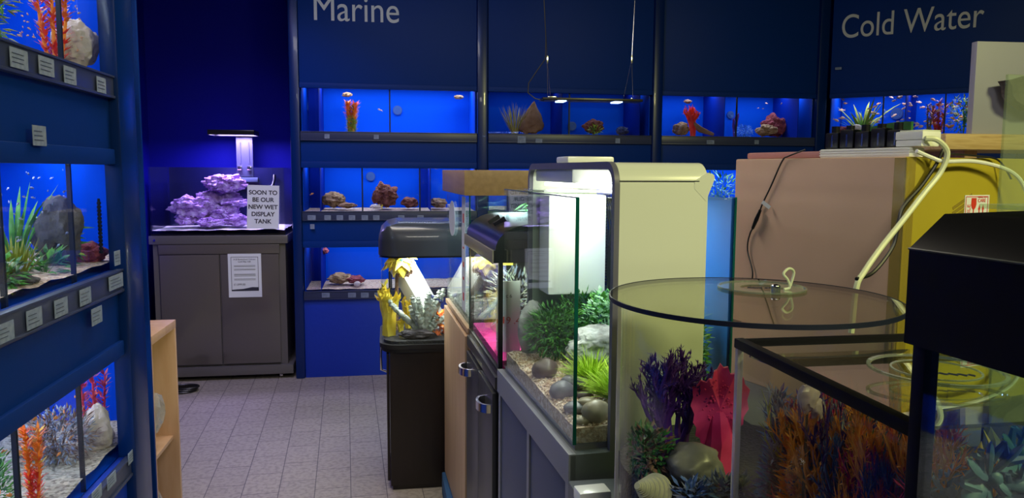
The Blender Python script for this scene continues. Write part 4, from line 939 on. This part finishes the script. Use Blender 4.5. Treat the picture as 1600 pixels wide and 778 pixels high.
# magenta fan
b_ = MB(); rr = random.Random(4); n = 40; ctr = Vector((0, 0, .105)); v0 = b_.b.verts.new(ctr+Vector((0, -.012, 0))); v1 = b_.b.verts.new(ctr+Vector((0, .012, 0))); A = []; B = []
for i in range(n):
    a = 2*math.pi*i/n; rr_ = (.0345 if i % 2 else .038)*(1+.18*math.sin(a*2+1)+.08*math.sin(5*a)); d = Vector((math.cos(a)*rr_, .008*math.sin(5*a), math.sin(a)*rr_*1.9))
    A.append(b_.b.verts.new(ctr+d+Vector((0, -.004, 0)))); B.append(b_.b.verts.new(ctr+d+Vector((0, .004, 0))))
for i in range(n):
    j = (i+1) % n; b_.b.faces.new((v0, A[i], A[j])); b_.b.faces.new((v1, B[j], B[i])); b_.b.faces.new((A[i], B[i], B[j], A[j]))
b_.tube([(0, 0, 0), (.004, 0, .05), (0, 0, .10)], [.026, .022, .014], 8)
for i in range(60):
    a = rr.uniform(0, 6.283); q = rr.random()**.5*.028; b_.ball((math.cos(a)*q, -.011, .115+math.sin(a)*q*1.3), rr.uniform(.001, .0022), 1)
tag(b_.build('fan_coral', 'magenta', None, cy(1122, 690, 0, 1.10), R(-20)), 'crimson scalloped fan coral in the round tank', 'coral')
mk_rock('cave_rock', 'smooth dark grey rock behind the ridged shell', 'rock', 'pebble_g', cy(1082, 740, 0, 1.06), (.045, .04, .03), 103, .2, 1.2, 4)
bush('dark bushy weed at the left wall of the round tank', ['dark_green', 'brown_pl'], cy(1012, 740, 0, 1.10), (.035, .04, .075), 420, .018, .008, 104)
b_ = MB(); pts = []
for i in range(7):
    z = i*.011; rr_ = .040*(1-i/7.6); b_.ring((0, 0), max(.001, rr_*.5), rr_+.0015, z, z+.009, 28)
    b_.cyl((0, 0), rr_*.9, z, z+.013, 24)
o = b_.build('ridged_shell', 'shell', None, cy(1026, 765, 0, 1.0)); o.rotation_euler = (R(20), R(-62), R(10)); o.location.z = TZ+.148; o.scale = (.62, .62, .62); tag(o, 'pale green ridged cone shell lying in the round tank', 'shell')
for i, (px, l, m_) in enumerate(((1085, 'pale blue leafy coral at the bottom of the round tank', 'blue_fl'), (1125, 'grey blue leafy coral right of the pale blue one', 'grey_blue'), (1150, 'violet leafy coral at the right of the round tank', 'purple'))):
    bush(l, [m_, 'grey_blue'], cy(px, 770, 0, .98), (.025, .02, .035), 110, .018, .008, 110+i, 'leafy_coral', 'coral')
# ------------------------------------------------------------------ tank 6 : black rimmed, mirror lid
T6x0, T6x1, T6y0, T6y1, T6z = .4145, .86, .535, .855, 1.30
r = thing('black_rimmed_aquarium', 'black rimmed glass tank packed with orange and blue corals', 'aquarium', (T6x0, T6y0, TZ))
w6, d6, h6 = T6x1-T6x0, T6y1-T6y0, T6z-TZ
MB().box(-.004, w6, -.004, d6, 0, .02, .002).build('base_trim', 'black', r)
MB().box(0, .004, .0, d6, .02, h6-.01).box(.004, w6, 0, .004, .02, h6-.006).box(.004, w6, d6-.004, d6, .02, h6-.006).box(w6-.004, w6, .004, d6-.004, .02, h6-.006).build('glass_walls', 'acrylic', r, smooth=0)
MB().box(-.003, .009, -.003, d6+.003, h6-.012, h6, .0015).box(.009, w6, d6-.006, d6+.003, h6-.010, h6-.001, .001).build('rim', 'rim_black', r)
MB().box(-.002, .006, d6-.006, d6+.002, .02, h6-.01, .002).build('corner_highlight', 'acr_highlight', r)  # rod whitened to paint in the bright highlight along the corner
MB().box(-(w6-.016)/2, (w6-.016)/2, -(d6-.009)/2, (d6-.009)/2, -.0015, .0015).build('glass_lid', 'lid_mirror', r, ((w6+.008)/2, d6/2-.0035, h6-.012), smooth=0).rotation_euler.x = R(-3)
q = atZ(1462, 580, T6z)-Vector((T6x0, T6y0, TZ))
b_ = MB(); b_.ring((q.x, q.y), .060, .064, h6+.0006, h6+.0030, 72).ring((q.x, q.y), .040, .042, h6+.0006, h6+.002, 72); b_.build('lid_port_ring', 'ring', r)
b_ = MB(); pts = [(q.x+.0+.03*t/12, q.y-.004-.012*t/12+.003*math.sin(t*1.9), h6-.001) for t in range(13)]; b_.tube(pts, .0007, 5); b_.tube([(p[0]-.002, p[1]-.002, p[2]) for p in pts], .0005, 5); b_.build('lid_print', 'ink', r)
MB().box(.006, w6-.006, .006, d6-.006, .02, .05).build('gravel', 'gravel_bk', r)['kind'] = 'stuff'
def t6(px, py, Y, z=None): p = atY(px, py, Y); return (max(T6x0+.02, p.x), Y, TZ+.05)
def t6h(px, py, Y): return max(.06, atY(px, py, Y).z-(TZ+.05))
spec6 = [(1345, 590, .66, 'amber', 'large orange feathery coral in the middle of the black rimmed tank'),
  (1270, 600, .76, 'amber', 'orange coral leaning left near the pale pink sponge'),
  (1395, 600, .60, 'orange', 'glowing orange coral beside the black corner post'),
  (1310, 640, .62, 'amber', 'orange coral between the pale pink sponge and the largest one'), (1240, 600, .70, 'amber', 'rusty orange coral near the left glass, behind the yellow twigs'),
  (1470, 672, .58, 'amber', 'orange coral seen to the right of the black post'),
  (1225, 640, .80, 'olive', 'thin yellow twigs at the left of the black rimmed tank')]
for i, (px, py, Y, m_, l) in enumerate(spec6):
    h = .325
    branchy(l, m_, t6(px, 700, Y), h*1.02, 120+i, 6, .42, .02, 4, nb=(2, 3), tips=2 if m_ != 'olive' else 0, leafW=.2, shrink=.66, sides=4)
for i, (px, py, Y, m_, h, l) in enumerate(((1350, 760, .58, 'magenta', .30, 'magenta feathery coral low in the black rimmed tank'), (1300, 760, .62, 'magenta', .27, 'small magenta coral beside the blue weed'), (1390, 720, .57, 'magenta', .31, 'magenta coral low by the black corner post'), (1310, 640, .80, 'magenta', .32, 'crimson upright coral beside the pale pink sponge'),
    (1190, 700, .78, 'grey_blue', .31, 'grey blue twiggy coral at the left wall'), (1175, 760, .74, 'teal', .29, 'pale teal coral in the left corner'), (1235, 740, .66, 'navy_coral', .30, 'deep blue weed in the lower left of the black rimmed tank'), (1265, 770, .60, 'teal', .28, 'pale teal feathery coral below the deep blue weed'),
    (1300, 640, .72, 'grey_blue', .30, 'silvery grey fern in the middle of the black rimmed tank'), (1178, 600, .84, 'rose', .22, 'rose coral twigs in the far left corner'), (1500, 700, .60, 'dark_green', .32, 'dark green branching coral right of the black post'), (1555, 700, .62, 'navy_coral', .325, 'navy branching coral at the right of the picture'), (1225, 640, .84, 'purple', .32, 'violet coral at the back left of the black rimmed tank'))):
    branchy(l, m_, t6(px, py, Y), h, 140+i, 6 if h > .15 else 5, .48, .022, 4, nb=(2, 3), tips=2, leafW=.18, shrink=.68, sides=4)
def sponge(px, py, Y, dims, m_, label, seed):
    p = atY(px, py, Y); b_ = MB(); hz = p.z-(TZ+.05)
    b_.ball((0, 0, hz), dims, 3, 0, .35, seed, 2, 3); b_.ball((.012, 0, hz-.014), [q*.7 for q in dims], 3, 0, .35, seed+2, 2, 3).tube([(0, 0, 0), (0, .0, hz*.5), (0, 0, hz-dims[2]*.3)], .0015, 6, k=1)
    tag(b_.build('sponge_ornament', [m_, 'black'], None, (p.x, Y, TZ+.05)), label, 'ornament')
sponge(1262, 622, .74, (.011, .008, .016), 'rock_white', 'pale pink sponge high in the black rimmed tank', 3)
for i, (px, py, Y, m_, h, l) in enumerate(((1230, 700, .70, 'blue_fl', .31, 'blue violet twiggy coral at the left of the black rimmed tank'), (1200, 640, .82, 'amber', .325, 'orange twigs in the far left of the black rimmed tank'), (1380, 660, .585, 'amber', .325, 'bright orange coral close to the left glass'), (1290, 700, .65, 'purple', .30, 'violet coral between the orange and grey ferns'))):
    branchy(l, m_, t6(px, py, Y), h, 240+i, 6, .48, .022, 4, nb=(2, 3), tips=2, leafW=.18, shrink=.68, sides=4)
for i, (px, Y, dims_, m1, m2, l) in enumerate(((1180, .835, (.018, .010, .29), 'blue_fl', 'purple', 'narrow blue violet fern in the far left corner of the black rimmed tank'), (1205, .815, (.018, .016, .23), 'grey_blue', 'teal', 'narrow pale grey blue fern at the far left of the black rimmed tank'), (1235, .77, (.018, .018, .29), 'amber', 'orange', 'narrow orange fern next to the grey blue one'), (1255, .72, (.018, .018, .20), 'blue_fl', 'grey_blue', 'narrow blue fern next to the narrow orange one'), (1215, .78, (.045, .05, .20), 'grey_blue', 'blue_fl', 'dense grey blue fern at the lower left of the black rimmed tank'), (1270, .67, (.05, .05, .17), 'navy_coral', 'blue_fl', 'dense navy fern low in the black rimmed tank'),
    (1330, .66, (.05, .06, .27), 'amber', 'orange', 'dense orange fern filling the middle of the black rimmed tank'), (1395, .585, (.045, .04, .29), 'orange', 'amber', 'dense bright orange fern beside the black corner post'), (1370, .57, (.04, .03, .20), 'magenta', 'rose', 'dense magenta fern low beside the corner post'), (1250, .80, (.04, .04, .30), 'purple', 'grey_blue', 'dusky violet fern behind the pale sponge'))):
    bush(l, [m1, m2, m1], t6(px, 700, Y), dims_, 1500, .014, .004, 300+i, 'fern', 'coral')
# lobed blue flowers
def lobed(px, py, Y, rad, m_, label, seed, n=7):
    p = atY(px, py, Y); hz = p.z-(TZ+.05); rr = random.Random(seed); b_ = MB()
    for k in range(n):
        a = 2*math.pi*k/n+rr.uniform(-.2, .2); d = Vector((math.cos(a), -.35, math.sin(a)))
        c = Vector((0, 0, hz)); b_.tube([c, c+d*rad*.5, c+d*rad*.85, c+d*rad*1.05], [rad*.14, rad*.24, rad*.20, rad*.05], 8, flat=.4)
        for s in (-1, 1):
            d2 = Vector((math.cos(a+s*.45), -.3, math.sin(a+s*.45))); b_.tube([c+d*rad*.5, c+d2*rad*.95], [rad*.14, rad*.07], 6)
    b_.ball((0, -.004, hz), rad*.22, 2, 0, .2); b_.tube([(0, 0, 0), (0, .003, hz)], [.006, .004], 8)
    tag(b_.build('flower_coral', m_, None, (p.x, Y, TZ+.05)), label, 'coral')
lobed(1545, 745, .56, .036, 'blue_fl', 'large lobed blue flower coral at the bottom right', 1)
lobed(1590, 705, .60, .032, 'teal', 'teal lobed flower coral at the right edge of the picture', 2)
lobed(1590, 770, .56, .030, 'blue_fl', 'lobed blue coral in the bottom right corner', 3)
lobed(1480, 765, .57, .026, 'grey_blue', 'grey blue lobed coral beside the black post', 4)
bush('yellow weed behind the lobed blue corals', ['yellow', 'olive'], t6(1560, 700, .68), (.09, .04, .27), 420, .03, .012, 161)
# ------------------------------------------------------------------ tank 7 : big black hood at the right
rz7 = R(4.8); x7, y7 = atZ(1412, 535, 1.38).xy
r = thing('black_hooded_aquarium', 'near tank with a heavy black sloping hood and black corner post', 'aquarium', (x7, y7, TZ), rz7)
zb7 = .48; q = atY(1428, 388, y7).z-TZ
h7 = q
MB().prism([(.0, zb7), (.20, zb7), (.20, h7+.028), (.028, h7+.024), (.0, h7)], 'y', -.30, 0).build('hood', 'hood_black', r)
MB().tube([(-.0002, -.30, h7+.0), (-.0002, 0, h7+.0)], .0009, 6).build('hood_trim', mat('hood_edge', (.05, .06, .04), .3), r)
MB().box(.006, .018, -.014, -.002, .02, zb7, .001).build('corner_post', 'hood_black', r)
MB().box(.006, .009, -.29, -.014, .02, zb7).box(.018, .19, -.008, -.005, .02, zb7).build('glass_walls', 'glass', r, smooth=0)
MB().box(.0, .20, -.30, 0, 0, .02, .002).build('base_trim', 'hood_black', r)
tag(MB().box(.0, .15, -.16, -.012, 0, .003).build('glass_sheet', 'frosted', None, W(r, .045, 0, h7+.0285), rz7), 'speckled greenish glass sheet lying on the black hood', 'glass sheet')
# tall frosted glass sheet standing behind
p = atY(1576, 116, .93)
tag(MB().box(0, .30, 0, .004, 0, p.z-.90).build('frosted_screen', 'frosted', None, (p.x, .93, .90), R(6)), 'upright frosted greenish glass panel at the right edge', 'glass panel')
# ------------------------------------------------------------------ cardboard box and things on it
BZ = 1.50+.021/1.0
cxn, cyn = 1.15, 1.57; bz0 = .90
rbx = math.atan2(.30, 1.0)
# local: x along the right (yellow) face, y along the left (tan) face
r = thing('cardboard_box', 'big cardboard box with a yellow side and a FRAGILE label', 'box', (cxn, cyn, bz0), rbx)
hb = 1.535-bz0; bxw, bxl = .62, .55
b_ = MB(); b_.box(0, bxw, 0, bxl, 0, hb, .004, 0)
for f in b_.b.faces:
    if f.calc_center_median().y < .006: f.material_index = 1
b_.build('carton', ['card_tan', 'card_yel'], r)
def onbox(px, py): return onplane(px, py, r, -.001)
a = onbox(1508, 305); c = onbox(1574, 352)
st = MB().box(a.x, a.x+.092, -.0015, -.0002, a.z-.085, a.z, 0).build('fragile_sticker', 'paper', r, smooth=0)
sx, sz = a.x, a.z
b_ = MB()
for x0, x1, za, zb_ in ((.003, .0045, .003, .082), (.085, .0865, .003, .082), (.003, .0865, .003, .0045), (.003, .0865, .0805, .082)): b_.box(sx+x0, sx+x1, -.0022, -.001, sz-.085+za, sz-.085+zb_)
g = [(.024, .078), (.042, .078), (.0425, .062), (.040, .055), (.0345, .050), (.0345, .034), (.041, .031), (.041, .029), (.025, .029), (.025, .031), (.0315, .034), (.0315, .050), (.026, .055), (.0235, .062)]
b_.prism([(sx+u, sz-.085+w_) for u, w_ in g], 'y', -.0022, -.001)
for ox in (.050, .064): b_.prism([(sx+ox+.003, sz-.085+.032), (sx+ox+.006, sz-.085+.032), (sx+ox+.006, sz-.085+.05), (sx+ox+.009, sz-.085+.05), (sx+ox+.0045, sz-.085+.062), (sx+ox, sz-.085+.05), (sx+ox+.003, sz-.085+.05)], 'y', -.0022, -.001)
b_.box(sx+.048, sx+.078, -.0022, -.001, sz-.085+.027, sz-.085+.030)
b_.build('print', 'red', st, smooth=0)
text('lettering', 'FRAGILE', .0165, 'red', st, (sx+.021, -.0016, sz-.083), rot=(R(90), R(-90), 0)); text('lettering', 'CARE', .012, 'red', st, (sx+.048, -.0016, sz-.085+.068)); text('lettering', 'HANDLE WITH', .0050, 'red', st, (sx+.048, -.0016, sz-.085+.0785))
b_ = MB(); ta = onbox(1488, 318); 
for k in range(3): b_.box(ta.x, ta.x+.075, -.0008-.0003*k, -.0003, ta.z-.012*k, ta.z-.012*k+.008, rot=Matrix.Rotation(R(-25), 4, 'Y'))
b_.build('tape_strip', 'tape', r, smooth=0)
MB().box(-.001, .03, -.0012, 0, .02, hb-.002).box(-.0012, 0, -.0, .03, .02, hb-.002).build('corner_tape', 'tape', r, smooth=0)
RB = r
# extension lead: local coordinates of the box
def bw(x, y, z): return W(RB, x, y, hb+z)
r = thing('power_strip', 'long pale ribbed power strip lying on the box edge', 'power strip', bw(.02, .03, 0), rbx)
b_ = MB(); b_.box(0, .05, -.02, .235, 0, .022, .003)
for z in (.006, .012, .018): b_.box(-.001, .051, -.021, .236, z-.001, z+.001)
b_.build('body', 'white_pl', r); MB().box(.002, .048, .237, .50, 0, .018, .006).build('end_cover', 'pinkpl', r)
kk = 0
for i in range(4):
    yy = .02+i*.075
for i, (yy, nm) in enumerate(((.03, 'nearest'), (.075, 'second'), (.12, 'third'), (.165, 'fourth'), (.21, 'farthest'))):
    pt = MB(); pt.box(-.014, .014, -.020, .020, 0, .040+.006*(i % 2), .004).cyl((0, 0), .010, .038, .056, 16); 
    pt.box(-.0145, -.0135, -.004, .0, .004, .034, k=1)
    tag(pt.build('plug', ['black', 'chrome'], None, bw(.045, .03+yy, .0235), rbx), 'black mains plug, %s of the five in the power strip' % nm if nm not in ('nearest', 'farthest') else 'black mains plug at the %s end of the power strip' % nm, 'plug')
b_ = MB(); n = 20; pts = []
for i in range(n+1):
    t = i/n; pts.append((t*.20, .060+.012*math.sin(t*3.0+1.2)))
b_.prism([(0, .02)]+pts+[(.20, .035)], 'x', -.004, .004)
tag(b_.build('adapter_cover', 'dark_green', None, bw(.078, .05, .012), rbx), 'dark green wavy plastic cover behind the plugs', 'cover')
rs = thing('plug_adapter', 'stacked cream plug adapter at the near end of the strip', 'adapter', bw(.03, .0, .0235), rbx)
MB().box(-.005, .055, -.015, .05, .0, .014, .002).box(-.005, .058, -.017, .052, .0145, .034, .003).build('block', 'white_pl', rs)
MB().box(.0, .06, -.014, .045, .0342, .037, .001).build('flap', 'pale_pl', rs)
# cables
def cable(label, pts, rad, m_, name='cable'):
    out = smooth_path(pts); b_ = MB(); b_.tube(out, rad, 8); return tag(b_.build(name, m_), label, 'cable')
def bx(px, py, off): p = onplane(px, py, RB, -off); return W(RB, p.x, -off, p.z)
cable('thick cream cable looping down over the yellow side', [bx(1446, 216, .02), bx(1465, 219, .035), bx(1480, 238, .04), bx(1470, 268, .035), bx(1445, 300, .03), bx(1410, 345, .025), bx(1378, 385, .02), bx(1350, 425, .02), bx(1338, 450, .02), bx(1330, 520, .02)], .0062, 'cable_w')
cable('white cable running right along the top of the box', [bx(1432, 236, .012), bx(1455, 246, .02), bx(1475, 252, .03), bx(1520, 252, .025), bx(1560, 260, .03), bx(1585, 272, .04), bx(1600, 292, .05), bx(1612, 330, .06)], .0048, 'white_pl')
cable('black cable crossing down under the cream cable', [bx(1475, 232, .022), bx(1462, 258, .02), bx(1440, 290, .014), bx(1412, 322, .010), bx(1404, 345, .012), bx(1395, 385, .014), bx(1365, 425, .016), bx(1338, 436, .02)], .0042, 'cable_k')
cable('thin black cable along the back of the box top', [bx(1482, 240, .008), bx(1520, 243, .006), bx(1555, 248, .010), bx(1570, 262, .02), bx(1580, 280, .03)], .0022, 'cable_k')
def bl_(px, py, off):
    inv = RB.matrix_basis.inverted(); o = inv @ Vector((0, 0, EYE)); d = inv.to_3x3() @ ray(px, py); p = o+d*((-off-o.x)/d.x); return W(RB, -off, p.y, p.z)
cable('thin black cable hanging down the tan side of the box', [bl_(1258, 234, .004), bl_(1232, 244, .006), bl_(1222, 252, .006), bl_(1205, 290, .006), bl_(1190, 322, .006), bl_(1183, 345, .007), bl_(1172, 365, .006), bl_(1168, 390, .006), bl_(1176, 425, .006), bl_(1172, 450, .006)], .0021, 'cable_k')
b_ = MB(); a, c = bl_(1188, 328, .012), bl_(1176, 357, .012); b_.tube([a, (a+c)/2, c], [.004, .006, .004], 8)
tag(b_.build('inline_connector', 'black'), 'black inline connector on the hanging thin cable', 'connector')
a = bl_(1197, 320, .014); tag(MB().box(-.013, .013, -.001, .001, -.005, .005, rot=Matrix.Rotation(R(38), 4, 'Y')).build('cable_tag', 'paper', None, a, R(-20)), 'small white paper tag on the hanging thin cable', 'tag')
# ------------------------------------------------------------------ pine shelf with white board at the right
Y8 = 2.45
a, c = atY(1478, 208, Y8), atY(1478, 234, Y8)
r = thing('pine_shelf', 'thick pine shelf board behind the cardboard box', 'shelf', (a.x, Y8, 0))
MB().box(0, 1.1, 0, .4, c.z, a.z, .012).build('board', 'pine', r)
for x in (.12, .95): MB().box(x, x+.05, .05, .35, 0, c.z-.0005).build('bracket_leg', 'oak', r)
p0, p1 = atY(1515, 207, Y8+.05), atY(1522, 65, Y8+.05)
tag(MB().box(0, .75, 0, .03, 0, p1.z-a.z, .003).build('white_board', mat('white_board', (.36, .37, .47), .5, bump=.1, bscale=20), None, (p0.x, Y8+.04, a.z+.0005), R(-3)), 'large plain white board standing on the pine shelf', 'board')
pp = atY(1607, 148, Y8-.06)
b_ = MB(); b_.prism([(-.075, .05), (-.06, .03), (-.055, 0), (-.04, -.02), (-.01, -.035), (.02, -.05), (.10, -.05), (.10, .08), (.02, .07), (-.02, .058)], 'y', -.025, .025)
tag(b_.build('bracket_ornament', 'rock_dark', None, (pp.x, Y8-.0+.012-.04, pp.z)), 'dark hooked plastic fitting before the white box', 'fitting')
# ------------------------------------------------------------------ hanging strip light
YH = 4.0
a, c = atY(845, 156, YH), atY(1000, 156, YH)
r = thing('hanging_strip_light', 'slim black strip light hanging on wires', 'lamp', ((a.x+c.x)/2, YH, a.z))
hw = (c.x-a.x)/2
MB().box(-hw, hw, -.05, .05, -.004, .010, .003).build('housing', 'black', r)
M['led_b'] = mat('blue_led', (.30, .45, 1), .5, emit=9)
for px in (876, 963):
    q = atY(px, 163, YH); x = q.x-(a.x+c.x)/2
    MB().box(x-.022, x+.022, -.04, .035, -.009, -.0035, .001).build('led', 'led_b', r)
area('strip_led', (0, 0, -.012), (.45, .06), 2.2, (.30, .42, 1), parent=r)
for px, px2, top in ((855, 865, (850, 0)), (987, 975, (992, 0))):
    j = atY(px, 93, YH); t = atY(top[0], top[1], YH); l1 = atY(px-1, 152, YH); l2 = atY(px+7 if px < 900 else px-10, 152, YH)
    o = Vector(r.location); tp = j+(t-j)*((3.19-j.z)/(t.z-j.z))
    MB().tube([tp-o, j-o], .0022, 6).tube([j-o, l1-o+Vector((0, -.03, 0))], .0013, 6).tube([j-o, l2-o+Vector((0, .03, 0))], .0013, 6).box(j.x-o.x-.005, j.x-o.x+.005, -.005, .005, j.z-o.z-.02, j.z-o.z+.02, .001).box(l1.x-o.x, l2.x-o.x+.02, -.035, .035, .010, .016, .001).build('suspension_wire', 'chrome', r)
P = [atY(x, y, YH-.02)-Vector(r.location) for x, y in ((850, 0), (853, 60), (852, 92), (838, 112), (826, 130), (825, 145), (836, 154), (850, 157))]
b_ = MB(); b_.tube(P, .0028, 6); b_.build('power_cable', 'cable_k', r)
# ------------------------------------------------------------------ keep every ornament and plant inside its own glass
bpy.context.view_layer.update()
BOXES = []
for rt, wl in ((mar, 1.245), (u2_, 1.24), (u3_, 1.25), (cw, 1.24), (lf, 1.525)): BOXES.append((rt.matrix_basis, .02, wl-.02, .036, .43, 0, 3))
BOXES.append((Matrix.Translation((T6x0, T6y0, TZ)), .007, w6-.007, .007, d6-.008, 0, h6))
BOXES.append((T4.matrix_basis.copy(), .009, W4-.009, .009, L4-.009, 0, .5))
for o in list(C.objects):
    if o.type != 'MESH' or o.parent or o.get('category') not in ('plant', 'coral', 'rock', 'ornament', 'driftwood', 'pebble'): continue
    me = o.data; mw = o.matrix_basis.copy(); iv = mw.inverted()
    if (o.location.xy-Vector((CX, CY))).length < CR:
        ce = Vector((CX, CY)); lim = CR-.009
        for v in me.vertices:
            p = mw @ v.co; d = p.xy-ce
            if d.length > lim: d = d.normalized()*(lim+.0004*math.sin(v.index)); v.co = iv @ Vector((ce.x+d.x, ce.y+d.y, p.z))
        continue
    for bm_, xa_, xb_, ya_, yb_, za_, zb_ in BOXES:
        bi = bm_.inverted(); q = bi @ o.location
        if xa_-.03 < q.x < xb_+.03 and ya_-.03 < q.y < yb_+.03 and za_-.01 <= q.z < zb_:
            P = [bi @ (mw @ v.co) for v in me.vertices]
            x0, x1, y0, y1 = min(p.x for p in P), max(p.x for p in P), min(p.y for p in P), max(p.y for p in P)
            if x0 >= xa_ and x1 <= xb_ and y0 >= ya_ and y1 <= yb_: break
            small = xb_-xa_ < .5 and bm_ is not BOXES[-1][0]
            def fit(a, b2, lo, hi, q0, fr=.62):
                # shrink towards the root only as far as needed, then shift inside
                k = min(1, (hi-lo)*fr/(b2-a))
                a2, b3 = q0+(a-q0)*k, q0+(b2-q0)*k
                return k, (lo-a2 if a2 < lo else (hi-b3 if b3 > hi else 0))
            kx, dx_ = fit(x0, x1, xa_, xb_, q.x, .30 if small else .62); ky, dy_ = fit(y0, y1, ya_, yb_, q.y, .5 if small else .62)
            for v, p in zip(me.vertices, P): v.co = iv @ (bm_ @ Vector((q.x+(p.x-q.x)*kx+dx_, q.y+(p.y-q.y)*ky+dy_, p.z)))
            break
